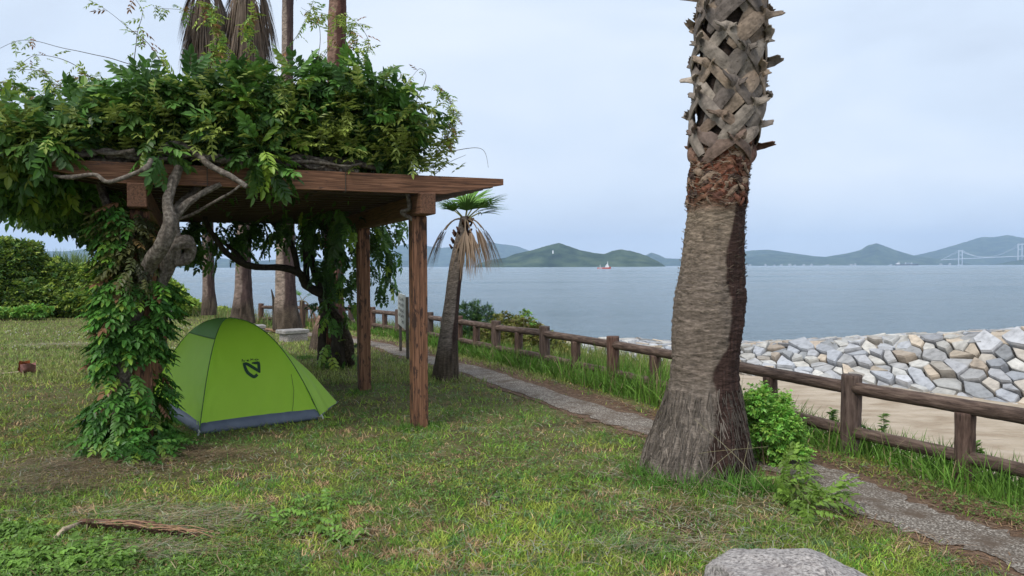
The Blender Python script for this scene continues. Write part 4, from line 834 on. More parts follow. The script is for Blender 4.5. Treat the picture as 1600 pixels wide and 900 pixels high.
for c in range(4):   # seams over the poles
    mb = MB(); P = np.array([pole(CRN[c], s) + np.array([0, 0, .004]) for s in np.linspace(.01, .993, 30)]); P[:, :2] += (P[:, :2] - tcen) * .004; add_tube(mb, P, .0048, 6); mb.build('pole_sleeve', M['trim'], tent, True)
mb = MB(); P = [panel(3, cutS + .01, t) for t in np.linspace(0, 1, 14)]; P = np.array(P); P += norm(np.c_[P[:, :2] - tcen, np.full(14, .4)]) * .008; add_tube(mb, P, .008, 6); mb.build('vent_trim', M['trim'], tent)
# bathtub floor
mb = MB(); ring = []
for i in range(4):
    a, b = CRN[i], CRN[(i + 1) % 4]
    for t in np.linspace(0, 1, 16, endpoint=False): ring.append(a + (b - a) * t)
ring = np.array(ring); n = len(ring); rel = ring - tcen; VV = []
for k, z in ((1.0, .005), (1.0, .03), (.985, .065), (.955, .105)): VV.append(np.c_[tcen + rel * k, np.full(n, z)])
VV = np.vstack(VV); VV[:, :2] += ((vn(VV * 9, 2) - .5) * .012)[:, None]
F = [(r * n + q, r * n + (q + 1) % n, (r + 1) * n + (q + 1) % n, (r + 1) * n + q) for r in range(3) for q in range(n)] + [tuple(range(n - 1, -1, -1)), tuple(range(3 * n, 4 * n))]
mb.add(VV, F); mb.build('floor_tub', M['floor'], tent, True)
mb = MB(); P = []
for i in (3, 0, 1):
    for t in np.linspace(0, 1, 20): P.append(panel(i, .993 - (.034 * 4 * t * (1 - t) * (.6 + .9 * t) if i != 1 else 0), t))
add_tube(mb, np.array(P)[::1] + [0, 0, -.002], .006, 5); mb.build('hem', M['floor'], tent)
for c in (tc1, tc2):   # corner webbing and peg
    mb = MB(); p0 = pole(c, .993); add_tube(mb, [p0, np.array([*(c + (c - tcen) * .012), .05]), np.array([*(c + (c - tcen) * .03), .0])], .009, 6); mb.build('corner_strap', M['cord'], tent)
# emblem: rays from the viewpoint are only used to find where the cloth is
me = fly.data; wv = [Vector(v.co) + tent.location for v in me.vertices]; bvh = BVHTree.FromPolygons(wv, [tuple(p.vertices) for p in me.polygons])
def on_fly(px, py, off=.004):
    d = cf + cr * (px - 800) / FPX - cu * (py - 450) / FPX; h = bvh.ray_cast(Vector(CAM), Vector(d))
    if h[0] is None: return None
    n = h[1] if h[1].dot(Vector(d)) < 0 else -h[1]; return np.array(h[0] + n * off)
def stroke(mb, pts, wd):
    P = spline(np.array(pts, float), 6) if len(pts) > 2 else np.array([np.array(pts[0]) + (np.array(pts[1]) - np.array(pts[0])) * t for t in np.linspace(0, 1, 10)])
    T = norm(np.gradient(P, axis=0)); N = np.c_[-T[:, 1], T[:, 0]]; wd = np.interp(np.linspace(0, 1, len(P)), np.linspace(0, 1, len(np.atleast_1d(wd))), np.atleast_1d(wd)); rows = []
    for k in (-1, -.5, 0, .5, 1):
        rows.append([on_fly(*(p + n * k * w2 / 2)) for p, n, w2 in zip(P, N, wd)])
    if any(r is None for R2 in rows for r in R2): return
    V = np.array(rows).reshape(-1, 3); m = len(P); mb.add(V, [(a * m + b, a * m + b + 1, (a + 1) * m + b + 1, (a + 1) * m + b) for a in range(4) for b in range(m - 1)])
K = lambda x, y: (360 + x / 15, 550 + y / 15)
mb = MB(); stroke(mb, [K(318, 262), K(340, 360), K(400, 480), K(500, 560), K(560, 582), K(632, 530)], [4.4, 4.6, 5, 5, 5, 4.6]); stroke(mb, [K(330, 272), K(400, 290), K(560, 385), K(690, 470)], [4, 4.8, 4.8, 3.6])
stroke(mb, [K(500, 262), K(580, 262), K(650, 255)], [2.0, 4.2, 4.8]); stroke(mb, [K(648, 232), K(662, 300), K(668, 400), K(688, 490)], [4.4, 4.8, 4.8, 2.0]); stroke(mb, [K(300, 262), K(400, 262)], [1.6, 1.6])
mb.build('emblem', M['logo'], tent)
mb = MB()
for s in ([(272, 235), (272, 172), (318, 232), (345, 190)], [(425, 185), (378, 200), (425, 205)], [(378, 200), (400, 222), (440, 212)], [(470, 210), (478, 155), (500, 195), (520, 160), (535, 200)], [(660, 184), (610, 168), (560, 182), (600, 200), (655, 186)]):
    for a, b in zip(s[:-1], s[1:]): stroke(mb, [K(*a), K(*b)], .8)
if mb.V: mb.build('lettering', M['logo'], tent)
mb = MB(); g = [on_fly(455, 585), on_fly(459, 610), on_fly(458, 632)]
g = [q for q in g if q is not None]
if len(g) > 1: add_tube(mb, g + [g[-1] + [.0, -.10, -.18]], .0025, 4); mb.build('guy_line', M['trim'], tent)
mb = MB(); add_tube(mb, [pole(tc2, .993), np.array([-1.93, 8.12, .0])], .006, 5); mb.build('guy_strap', M['fly'], tent)

# ------------------------------------------------------------------ sign
sA, sB = at_z(626, 548, -.03), at_z(637, 561, -.02); sA[0] -= .0; d = norm(sB - sA); LnS = np.linalg.norm(sB[:2] - sA[:2]); yaw = math.atan2(sB[1] - sA[1], sB[0] - sA[0])
sg = thing('notice_board', 'small pale notice board with black lettering on two posts by the path', 'sign', ((sA[0] + sB[0]) / 2, (sA[1] + sB[1]) / 2, -.03))
for p in (sA, sB): mb = MB(); mb.add(*box(p[0], p[1], .5, .05, .05, 1.14, yaw)); mb.build('leg', M['steel'], sg)
nrmS = np.array([-math.sin(yaw), math.cos(yaw), 0.]); nrmS = nrmS * (-1 if nrmS @ (CAM - sA) < 0 else 1)
mid = (sA + sB) / 2; bc = mid + nrmS * .037
mb = MB(); mb.add(*box(bc[0], bc[1], .80, LnS + .02, .02, .60, yaw)); mb.build('board', M['signface'], sg)
dS = np.array([math.cos(yaw), math.sin(yaw), 0.]); rt = np.cross([0, 0, 1.], nrmS); mb = MB()   # rt: reading direction
for r, (z, n0) in enumerate(((1.00, 7), (.90, 7), (.80, 7), (.70, 7), (.61, 3))):
    for k in range(n0):
        kk = k if n0 == 7 else k + 4; c = bc + nrmS * .0125 + rt * ((kk - 3) * LnS * .115); c[2] = z
        for q in range(4):   # a brush-like character from short strokes
            o_ = rt * random.uniform(-.035, .035) * LnS / 1.1 + np.array([0, 0, random.uniform(-.028, .028)]); hz = q % 2; L_ = random.uniform(.03, .055)
            mb.add(*box(c[0] + o_[0], c[1] + o_[1], c[2] + o_[2], (L_ if hz else .012), .002 + .0004 * q, (.012 if hz else L_), yaw))
mb.build('lettering', M['signtext'], sg)

# ------------------------------------------------------------------ stone benches, rock, litter on the lawn
def slab(label, px, py, D, sx, sy, h, rz):
    p = at_y(px, py, D); z = tz(p[0], D); t = thing('stone_bench', label, 'bench', (p[0], D, z), 'low stone benches on the lawn')
    sx *= .85; sy *= .85
    mb = MB(); mb.add(*box(p[0], D, z + h - .045, sx, sy, .09, rz, .015)); mb.build('seat', M['slab'], t)
    mb = MB(); mb.add(*box(p[0] + .04 * sx, D, z + (h - .09) / 2 - .02, sx * .84, sy * .88, h - .09 + .04 - .002, rz, .02)); mb.build('base', M['rock'], t)
slab('low grey stone bench on the grass in front of the two-toned palm', 457, 525, 17.6, .72, .55, .27, .75)
slab('low stone bench with a white top half hidden by the tent top', 393, 508, 20.2, .8, .5, .22, .5)
slab('low stone bench on the far lawn just right of the leafy pillar', 263, 487, 27.4, .95, .5, .32, .3)
# boulder in the foreground: a block cut by slanting planes, then roughened
n_u, n_v = 150, 80; mb = MB(); th = np.linspace(0, 2 * math.pi, n_u, endpoint=False); ph = np.linspace(-.5 * math.pi, .5 * math.pi, n_v); T2, P2 = np.meshgrid(th, ph)
V = np.c_[(np.cos(P2) * np.cos(T2)).ravel(), (np.cos(P2) * np.sin(T2)).ravel(), np.sin(P2).ravel()]
pl = [((-1, -.1, .15), .36), ((-.7, .75, .1), .38), ((.1, 1, .12), .30), ((.9, .5, .2), .46), ((1, -.4, .1), .5), ((0, -1, .1), .34), ((-.75, -.7, .1), .40), ((-.04, .10, 1), .145), ((.34, .05, 1), .165), ((.55, .2, .9), .235), ((-.5, .3, 1), .27), ((.1, -.4, 1), .20), ((0, 0, -1), .16), ((.12, .55, .8), .25)]
rr_ = np.full(len(V), 9.)
for nrm_, d_ in pl:
    q = V @ norm(nrm_); rr_ = np.minimum(rr_, np.where(q > .02, d_ / np.maximum(q, .02), 9))
V = V * rr_[:, None]; V += norm(V) * ((fbm(V * 7, 4, 5) - .5) * .065)[:, None] + norm(V) * ((fbm(V * 30, 6, 3) - .5) * .018)[:, None]
V += [1.27, 3.36, .135]; a = np.arange(n_v - 1)[:, None] * n_u; b = np.arange(n_u)[None, :]; bn = (b + 1) % n_u
mb.add(V, np.stack([a + b, a + bn, a + n_u + bn, a + n_u + b], -1).reshape(-1, 4)); tag(rest_origin(mb.build('boulder', M['rock'], smooth=True)), 'speckled grey granite boulder lying in the grass nearest the camera', 'rock')
# fallen brown palm leaf base left of the tree
p = at_z(40, 585); t = thing('fallen_leaf', 'curled reddish brown dry leaf with a pale stalk lying on the lawn', 'dead leaf', (p[0], p[1], 0))
def curl(name, c, sx, sy, sz, col, seed, rz=0.):
    u, v = np.meshgrid(np.linspace(-1, 1, 12), np.linspace(0, 1, 10)); z = sz * (u ** 2) + .05 * v * sz + (vn(np.c_[u.ravel() * 3, v.ravel() * 3], seed).reshape(u.shape) - .5) * sz * .7
    wd = np.sin(np.clip(v * 3.0 + .1, 0, 3.1)) ** .7; x = (v - .5) * sx; y = u * sy * wd; P = np.c_[(x * math.cos(rz) - y * math.sin(rz)).ravel(), (x * math.sin(rz) + y * math.cos(rz)).ravel(), z.ravel()] + c
    a = np.arange(9)[:, None] * 12; b = np.arange(11)[None, :]; F = np.stack([a + b, a + b + 1, a + 13 + b, a + 12 + b], -1).reshape(-1, 4)
    mb = MB(); mb.add(P, F, col); mb.add(P - [0, 0, .006], F[:, ::-1], np.asarray(col) * .7); return mb.build(name, M['bark'], t, True)
curl('blade', p + [.06, -.03, .02], .2, .09, .12, (.34, .17, .15), 3, .4); curl('blade', p + [-.03, .03, .06], .18, .06, .12, (.26, .08, .03), 5, 1.2); curl('blade', p + [-.06, 0, .03], .16, .05, .07, (.2, .06, .03), 6, 2.)
mb = MB(); add_tube(mb, [p + [-.08, 0, .04], p + [-.3, -.02, .02], p + [-.5, -.05, .015]], [.014, .011, .008], 6, (.42, .34, .26)); mb.build('stalk', M['bark'], t)
# fallen dry palm sheath in the foreground
a0, a1, a2, a3 = at_z(78, 852), at_z(122, 826), at_z(200, 832), at_z(318, 845); t = thing('fallen_palm_sheath', 'long fibrous brown palm sheath lying in mown grass in the left foreground', 'dead frond', (*at_z(200, 838)[:2], 0))
mb = MB(); P = spline([a1 + [0, 0, .02], a2 + [0, 0, .025], (a2 + a3) / 2 + [0, 0, .02], a3 + [0, 0, .01]], 10); T = norm(np.gradient(P, axis=0)); N = np.c_[-T[:, 1], T[:, 0], np.zeros(len(P))]; k = 9; u = np.linspace(-1, 1, k)
wd = np.interp(np.linspace(0, 1, len(P)), [0, .12, .5, .8, 1], [.015, .045, .055, .04, .01]); V = P[:, None] + N[:, None] * (u[None, :, None] * wd[:, None, None]); V[..., 2] += (u ** 2 * .035)[None, :] + (rng.random(V.shape[:2]) - .5) * .012
aa = np.arange(len(P) - 1)[:, None] * k; bb = np.arange(k - 1)[None, :]; F = np.stack([aa + bb, aa + bb + 1, aa + k + bb + 1, aa + k + bb], -1).reshape(-1, 4); V = V.reshape(-1, 3)
g = fbm(V * [30, 30, 5], 3, 2)[:, None]; C_ = np.array([.15, .085, .06]) * (.4 + 1.2 * g); mb.add(V, F, C_); mb.add(V - [0, 0, .008], F[:, ::-1], C_ * .7); mb.build('sheath', M['bark'], t)
mb = MB(); add_tube(mb, [a1 + [.02, 0, .03], (a0 + a1) / 2 + [0, 0, .045], a0 + [0, 0, .01]], [.017, .015, .011], 8, (.46, .36, .25), rough=.1); mb.build('stalk', M['bark'], t, True)
for q in range(14):
    mb = MB(); i0 = random.randrange(4, len(P) - 6); p0 = P[i0] + [0, random.uniform(-.04, .04), .03]; p1 = P[min(i0 + random.randint(6, 14), len(P) - 1)] + [random.uniform(0, .12), random.uniform(-.05, .05), .02]
    add_tube(mb, [p0, (p0 + p1) / 2 + [0, 0, .02], p1], .003, 4, (.33, .2, .12)); mb.build('strip', M['bark'], t)
# branch lying behind the tent
mb = MB(); add_tube(mb, spline([at_y(340, 505, 20.6), at_y(380, 504, 20.8), at_y(420, 503, 20.6), at_y(450, 512, 19.2)], 6), [.02, .045, .04, .02], 7, (.30, .19, .12), rough=.2); o = mb.build('fallen_branch', M['bark'])
me = o.data; zmin = min(v.co.z for v in me.vertices)
tag(rest_origin(o), 'thin brown fallen branch on the grass between the palms behind the tent', 'branch'); o.location.z = tz(o.location.x, o.location.y) - .01

# ------------------------------------------------------------------ shrubs
LEAF1 = [leaflet(1, .55, .3, .2)]
TRI = []
for k in range(3):
    V0, F0 = leaflet(1, .5, .3, .2); VV, FF = [], []
    for q, a in enumerate((-.9, 0, .9)):
        c, s = math.cos(a), math.sin(a); l = .8 if q != 1 else 1
        VV.append(np.c_[(V0[:, 0] * c - V0[:, 1] * s) * l, (V0[:, 0] * s + V0[:, 1] * c) * l, V0[:, 2]]); FF.append(F0 + q * 6)
    TRI.append((np.vstack(VV), np.vstack(FF)))
def shrub(name, label, blobs, ls, dens, base, py, group=None, tmpl=TRI, stem=True, sprigs=0):
    g = np.array([b[0] for b in blobs]).mean(0); bz_ = tz(g[0], g[1]); t = thing(name, label, 'shrub' if name == 'shrub' else name.replace('_', ' '), (g[0], g[1], bz_), group); mb = MB()
    for c, r, n in blobs:
        c = np.asarray(c, float); r = np.broadcast_to(np.asarray(r, float), (3,)); n = int(n * dens); u = rdir(n); kk = rng.random(n) ** .25; lump = .72 + .5 * fbm(u * 2.4 + c, 7, 3)
        P = c + u * r * (kk * lump)[:, None]; P[:, 2] = np.maximum(P[:, 2], bz_ - .3); scatter(mb, tmpl, P, norm(u + rdir(n) * .7 + [0, 0, .1]), norm(u + [0, 0, 1.]), ls * rng.uniform(.6, 1.3, n), leafcol(n, py, .5, base))
        for q in range(sprigs):
            u1 = norm(np.array([random.gauss(0, 1), random.gauss(0, 1), abs(random.gauss(0, 1.4)) + .6])); b0 = c + u1 * r * .8; ln = random.uniform(.15, .45) * max(r[2] * .6, .17); m = 7; P = b0 + u1 * (np.linspace(0, 1, m) * ln)[:, None] + rng.normal(size=(m, 3)) * .02
            scatter(mb, tmpl, P, norm(rdir(m) + u1), np.tile([0, 0, 1.], (m, 1)), ls * .8, leafcol(m, .6, .4, base))
    mb.build('foliage', M['leaf'], t)
    if stem:
        mb = MB()
        for c, r, n in blobs:
            c = np.asarray(c, float); s0 = np.array([g[0] + (c[0] - g[0]) * .4, g[1] + (c[1] - g[1]) * .4, bz_ - .1]); add_tube(mb, spline([s0, (s0 + c) / 2 + rng.normal(size=3) * .04 * np.mean(r), c], 4), [.03 * np.mean(r) + .004, .01 * np.mean(r) + .002], 6, (.2, .15, .1))
        mb.build('stem', M['bark'], t)
    return t
HB = (np.array([.05, .11, .022]), np.array([.16, .25, .04]), np.array([.32, .40, .065]))
def hb(px, py, D, r, n): return (at_y(px, py, D), r, n)
LB = 'shrubs massed along the left edge of the lawn'
shrub('shrub', 'tallest rounded dark green thicket at the far left edge of the lawn', [hb(5, 425, 29, (1.3, 1.3, 1.25), 2600), hb(40, 415, 29.5, (.75, .9, .95), 1500), hb(-60, 430, 28.5, (1.5, 1.3, 1.3), 1800), hb(20, 465, 28.6, (1.6, 1.0, .8), 1800)], .17, 1.3, HB, .16, LB, sprigs=6)
shrub('shrub', 'sprawling vine-covered thicket beside the tallest one, its top stepping down to the right', [hb(80, 435, 30, (1.0, 1., .8), 1500), hb(75, 470, 29, (1.1, .9, .6), 1500), hb(115, 445, 30, (1.1, 1., .8), 1500), hb(120, 475, 29, (.9, .8, .45), 1200)], .16, 1.3, HB, .2, LB, sprigs=6)
shrub('shrub', 'yellow-green thicket directly left of the leafy pergola pillar', [hb(160, 440, 30, (1.1, 1., .75), 1500), hb(150, 470, 29, (1.2, .8, .6), 1400), hb(200, 450, 30, (1.2, 1., .8), 1400), hb(215, 475, 29.5, (1.0, .8, .5), 1100)], .16, 1.3, (HB[0] * 1.1, HB[1] * 1.2, HB[2] * 1.25), .3, LB, sprigs=8)
shrub('shrub', 'bright green shrub thinning towards the water between the pillar and the slim palm', [hb(262, 462, 29.5, (.75, .8, .55), 1000), hb(275, 478, 29, (1.0, .7, .35), 900), hb(305, 484, 30, (.9, .6, .2), 500), hb(252, 445, 30, (.5, .6, .5), 500), hb(335, 487, 31.5, (.8, .5, .16), 350)], .14, 1.3, (HB[0] * 1.2, HB[1] * 1.5, HB[2] * 1.3), .35, LB, sprigs=8)
shrub('shrub', 'low bright green leafy bush at the foot of the left thicket', [hb(55, 486, 27.3, (.55, .35, .2), 420), hb(35, 488, 27.3, (.5, .35, .14), 260), hb(5, 488, 27.3, (.4, .3, .14), 200)], .13, 1.3, (MD * 1.4, MD * 2.0, YG), .3, LB, stem=False)
shrub('sapling', 'spindly little tree poking up against the sky beside the left thicket', [hb(62, 383, 30, (.15, .15, .16), 60), hb(64, 392, 30, (.07, .07, .1), 14)], .1, 1, HB, .1, stem=True)
# shrubs beyond the fence
shrub('shrub', 'dark green upright shrub behind the fence just right of the small palm', [hb(733, 500, 17, (.26, .3, .36), 420), hb(752, 505, 17, (.3, .3, .28), 380), hb(722, 488, 17, (.1, .1, .16), 60), hb(745, 486, 17, (.1, .1, .2), 70), hb(762, 492, 17, (.1, .1, .2), 70), hb(775, 506, 17, (.2, .2, .2), 150), hb(730, 520, 16.8, (.4, .3, .3), 300)], .075, 1.3, (np.array([.025, .065, .02]), np.array([.045, .11, .028]), np.array([.10, .19, .04])), .2, tmpl=[compound(3, 1, .5, .2, .1, 3)], sprigs=3)
shrub('shrub', 'yellow-green and brown bank of weeds beyond the fence sloping down to the right', [hb(790, 520, 16, (.45, .5, .40), 800), hb(815, 525, 15.6, (.4, .5, .38), 700), hb(838, 535, 15.2, (.35, .5, .34), 600), hb(862, 545, 14.9, (.3, .4, .3), 500), hb(885, 560, 14.5, (.3, .4, .22), 400), hb(770, 540, 15.6, (.5, .4, .4), 600)], .07, 1.4, (np.array([.10, .085, .03]), np.array([.15, .18, .035]), np.array([.24, .22, .06])), .35, tmpl=TRI, sprigs=5, stem=False)
shrub('weed', 'tall single weed with two leaf heads against the water beyond the fence', [hb(817, 489, 15.2, (.06, .06, .07), 34), hb(826, 490, 15.2, (.05, .05, .06), 26), hb(833, 503, 15.2, (.09, .09, .07), 26)], .055, 1, (MD, MD * 1.8, YG), .4)
# plants beside the big palm
shrub('shrub', 'loose bright green leafy bush growing between the big palm and the fence', [hb(px, py, 6.2 + .15 * math.sin(px), (r_ * .9, r_, r_ * .8), int(q)) for px, py, r_, q in ((1165, 640, .10, 170), (1180, 632, .11, 200), (1200, 640, .12, 230), (1218, 652, .11, 200), (1178, 665, .13, 240), (1205, 672, .13, 240), (1230, 676, .10, 170), (1243, 668, .06, 70), (1190, 700, .12, 200), (1218, 700, .11, 170), (1238, 702, .08, 90), (1160, 690, .1, 120), (1210, 722, .09, 90), (1192, 618, .05, 50), (1225, 632, .05, 40), (1248, 690, .06, 50), (1222, 735, .07, 50), (1255, 712, .05, 30))], 0.036, 1.3, (MD * 1.6, MD * 2.7, np.array([.28, .46, .08])), .45, sprigs=14)
t = thing('seedling', 'low yellow-green compound-leaved seedling sprawling below the leafy bush', 'plant', (*at_z(1240, 765)[:2], 0)); mb = MB()
for px, py in ((1225, 720), (1245, 725), (1262, 745), (1232, 748), (1250, 768), (1275, 770), (1290, 778), (1222, 765), (1238, 782), (1265, 785), (1300, 772), (1215, 742)):
    p0 = at_z(px, py, random.uniform(.08, .16)); n = 5; scatter(mb, [compound(5, .15, .045, .022, .3, 60)], np.tile(p0, (n, 1)) + rng.normal(size=(n, 3)) * .02, norm(rdir(n) * .8 + [.5, -.3, .1]), np.tile([0, 0, 1.], (n, 1)), 1., np.array([.20, .33, .05]) * rng.uniform(.6, 1.15, (n, 1)))
    add_tube(mb, [at_z(1225, 755, 0), (at_z(1225, 755, 0) + p0) / 2 + [0, 0, .05], p0], .003, 4, (.2, .25, .08))
mb.build('foliage', M['leaf'], t)

# ------------------------------------------------------------------ grasses (uncountable)
def blades(mb, P, L, wd, lean, col, seg=2, curl=.5, stiff=None):
    n = len(P); th = rng.uniform(0, 2 * math.pi, n); d = np.c_[np.cos(th), np.sin(th), np.zeros(n)]; side = np.c_[-d[:, 1], d[:, 0], np.zeros(n)]
    fa = rng.uniform(0, 2 * math.pi, n); side = np.c_[np.cos(fa), np.sin(fa), np.zeros(n)]
    L = np.broadcast_to(L, (n,)); lean = np.broadcast_to(lean, (n,)); wd = np.broadcast_to(wd, (n,)); rows = []
    for k in range(seg + 1):
        t = k / seg; h = np.cos(np.clip(lean * (1 + curl * t), 0, 2.2)) ; o = np.sin(np.clip(lean * (1 + curl * t), 0, 2.2))
        c = P + d * (L * t * o)[:, None] + np.array([0, 0, 1.]) * (L * t * h)[:, None]; w2 = wd * (1 - t) ** .6 * .5 + wd * .04
        rows += [c - side * w2[:, None], c + side * w2[:, None]]
    V = np.stack(rows, 1); m = 2 * (seg + 1); F = np.array([(2 * k, 2 * k + 1, 2 * k + 3, 2 * k + 2) for k in range(seg)]); Fa = (F[None] + (np.arange(n) * m)[:, None, None]).reshape(-1, 4)
    mb.add(V.reshape(-1, 3), Fa, np.repeat(col, m, 0))
def lawn_pts(n, y0=430, y1=960, x0=-350, x1=1950, dmin=2.6, dmax=33, pw=1.):
    px = rng.uniform(x0, x1, n); py = y0 + (y1 - y0) * rng.random(n) ** pw; d = cf + cr * ((px - 800) / FPX)[:, None] - cu * ((py - 450) / FPX)[:, None]; k = (0 - CAM[2]) / d[:, 2]; P = CAM + d * k[:, None]
    ok = (P[:, 1] > dmin) & (P[:, 1] < dmax) & (k > 0); P = P[ok]; s, _ = coast_s(P[:, 0], P[:, 1]); P = P[s < .1]; P = P[path_d(P[:, 0], P[:, 1]) > .25 + .27 * rng.random(len(P))]
    P[:, 2] = terrain(P[:, 0], P[:, 1]); D0 = P[:, 1]; k2 = (np.hypot(P[:, 0] - 1.43, P[:, 1] - BD) > .38); return P[k2]
def brownness(P):
    n = fbm(P[:, :2] * .9, 41, 4); b = np.clip((n - .56) * 5, 0, 1)
    q = at_z(210, 725); e = ((P[:, 0] - q[0]) / 1.6) ** 2 + ((P[:, 1] - q[1]) / .62) ** 2; b = np.maximum(b, np.clip(1.35 - e, 0, 1) * (.55 + .6 * fbm(P[:, :2] * 2.5, 44, 3)))
    q = at_z(1110, 800); e = ((P[:, 0] - q[0]) / .7) ** 2 + ((P[:, 1] - q[1]) / .35) ** 2; return np.maximum(b, np.clip(1.4 - e, 0, 1) * .7)
mb = MB(); P = lawn_pts(330000); b = brownness(P); P = P[rng.random(len(P)) > b ** 1.3 * .72]; b = brownness(P); n = len(P); D = P[:, 1]
f1 = fbm(P[:, :2] * 5.0, 51, 3) + rng.normal(size=n) * .05; f2 = fbm(P[:, :2] * 1.3, 52, 3); f3 = fbm(P[:, :2] * 9, 53, 2) + rng.normal(size=n) * .05
g = np.clip((f2 - .35) * 3.0 + rng.normal(size=n) * .15, 0, 1)[:, None]
c = np.array([.10, .20, .042]) * (1 - g) + np.array([.27, .36, .065]) * g; bl = f3 > .64; c[bl] = np.array([.11, .21, .085]); hot = (f1 > .70); c[hot] = np.array([.20, .38, .05])
tan = (f1 < .34 - .006 * D) | (rng.random(n) < .05 + .36 * b); c[tan] = np.array([(.33, .25, .14), (.42, .34, .19), (.21, .15, .09)])[rng.integers(0, 3, int(tan.sum()))]
c = c * rng.uniform(.7, 1.55, (n, 1)) * [1.2, 1.04, 1.]
blades(mb, P, rng.uniform(.02, .062, n) * (1 + .02 * D) * (1 - .35 * b), .0042 + .0007 * D, rng.uniform(.3, 1.5, n), c, seg=2)
P = lawn_pts(150000, y0=425, y1=600, dmin=10, dmax=36); n = len(P); D = P[:, 1]; f2 = fbm(P[:, :2] * .8, 57, 3)[:, None]; c = (np.array([.15, .22, .055]) * (1 - f2) + np.array([.34, .38, .11]) * f2) * rng.uniform(.6, 1.5, (n, 1)); dr = rng.random(n) < .10; c[dr] = (.36, .29, .17)
blades(mb, P, rng.uniform(.04, .11, n), .006 + .0006 * D, rng.uniform(.1, .9, n), c, seg=2)
stuff(mb.build('lawn_grass', M['grass']), 'short mown green lawn grass under and around the pergola', 'grass')
# lusher tufts
mb = mbT = MB(); n = 850; C0 = lawn_pts(n * 2, dmax=14)[:n]; k = 26; P = np.repeat(C0, k, 0) + np.c_[rng.normal(size=(len(C0) * k, 2)) * np.repeat(rng.uniform(.02, .07, len(C0)), k)[:, None], np.zeros(len(C0) * k)]
cc = np.where(rng.random((len(C0), 1)) < .5, np.array([.12, .30, .045]), np.array([.24, .38, .06])); c = np.repeat(cc, k, 0) * rng.uniform(.6, 1.3, (len(P), 1))
blades(mb, P, rng.uniform(.03, .085, len(P)), .005, rng.uniform(.1, 1., len(P)), c, seg=3)
for px, py, m, L in ((1015, 745, 260, .16), (1040, 760, 200, .14), (640, 672, 260, .09), (665, 668, 200, .09), (690, 592, 160, .12), (1100, 770, 120, .2), (1150, 765, 160, .22), (1190, 770, 200, .2), (560, 615, 120, .08), (250, 690, 200, .16), (180, 692, 240, .14), (515, 575, 400, .12), (540, 570, 300, .12), (475, 560, 200, .1)):
    q = at_z(px, py); P = q + np.c_[rng.normal(size=(m, 2)) * .09, np.zeros(m)]; blades(mb, P, rng.uniform(.4, 1, m) * L, .007, rng.uniform(.1, .9, m), np.array([.10, .22, .035]) * rng.uniform(.6, 1.4, (m, 1)), seg=4)
stuff(mb.build('grass_tufts', M['grass']), 'brighter taller tufts of grass scattered through the lawn', 'grass')
# dry mown straw lying flat
mb = MB(); C0 = lawn_pts(60000, dmax=16); b = brownness(C0); C0 = C0[rng.random(len(C0)) < .05 + .75 * b * b + .25 * (fbm(C0[:, :2] * 1.5, 61, 3) > .58)]; n = len(C0)
th = rng.uniform(0, math.pi, n) + fbm(C0[:, :2] * .7, 62, 2) * 4; L_ = rng.uniform(.03, .15, n); dv = np.c_[np.cos(th), np.sin(th), rng.normal(size=n) * .12]; sd_ = np.c_[-dv[:, 1], dv[:, 0], np.zeros(n)] * (.0012 + .00028 * C0[:, 1])[:, None]
A = C0 + [0, 0, .012] + np.c_[np.zeros((n, 2)), rng.random(n) * .03]; B = A + dv * L_[:, None]; B[:, 2] = np.maximum(B[:, 2], A[:, 2] - .004); Mi = (A + B) / 2 + np.c_[rng.normal(size=(n, 2)) * .008, rng.random(n) * .015]
V = np.stack([A - sd_, A + sd_, Mi - sd_, Mi + sd_, B - sd_ * .5, B + sd_ * .5], 1).reshape(-1, 3); F = (np.array([(0, 1, 3, 2), (2, 3, 5, 4)])[None] + (np.arange(n) * 6)[:, None, None]).reshape(-1, 4)
pc = np.array([(.42, .34, .2), (.30, .22, .13), (.20, .14, .08), (.36, .36, .25), (.25, .27, .2)]); c = pc[rng.integers(0, 5, n)] * rng.uniform(.7, 1.2, (n, 1)); mb.add(V, F, np.repeat(c, 6, 0))
for (px, py, rx, ry, m) in ((250, 810, .55, .16, 700), (310, 825, .35, .2, 500), (230, 868, .4, .1, 500), (90, 540, .8, .25, 500), (1070, 745, .25, .15, 130), (1020, 860, .5, .12, 260), (130, 735, .7, .3, 1300), (300, 715, .6, .18, 700), (60, 765, .5, .2, 500), (300, 570, .8, .2, 200)):
    q = at_z(px, py); C1 = q + np.c_[rng.normal(size=m) * rx * .6, rng.normal(size=m) * ry * .7, rng.random(m) * .035 + .02]; a_ = rng.normal(size=m) * .7 + .2; dv = np.c_[np.cos(a_), np.sin(a_), rng.normal(size=m) * .1]; w3 = np.c_[-dv[:, 1], dv[:, 0], np.zeros(m)] * .0016 * (q[1] / 4.5); B1 = C1 + dv * rng.uniform(.06, .2, m)[:, None]; B1[:, 2] = np.maximum(B1[:, 2], .01)
    V = np.stack([C1 - w3, C1 + w3, B1 + w3 * .5, B1 - w3 * .5], 1).reshape(-1, 3); mb.add(V, np.arange(4 * m).reshape(-1, 4), np.repeat((pc if abs(py - 738) > 30 or px > 400 else np.array([(.20, .14, .09), (.14, .095, .06), (.30, .22, .13), (.10, .07, .05), (.24, .19, .12)]))[rng.integers(0, 5, m)] * rng.uniform(.8, 1.3, (m, 1)), 4, 0))
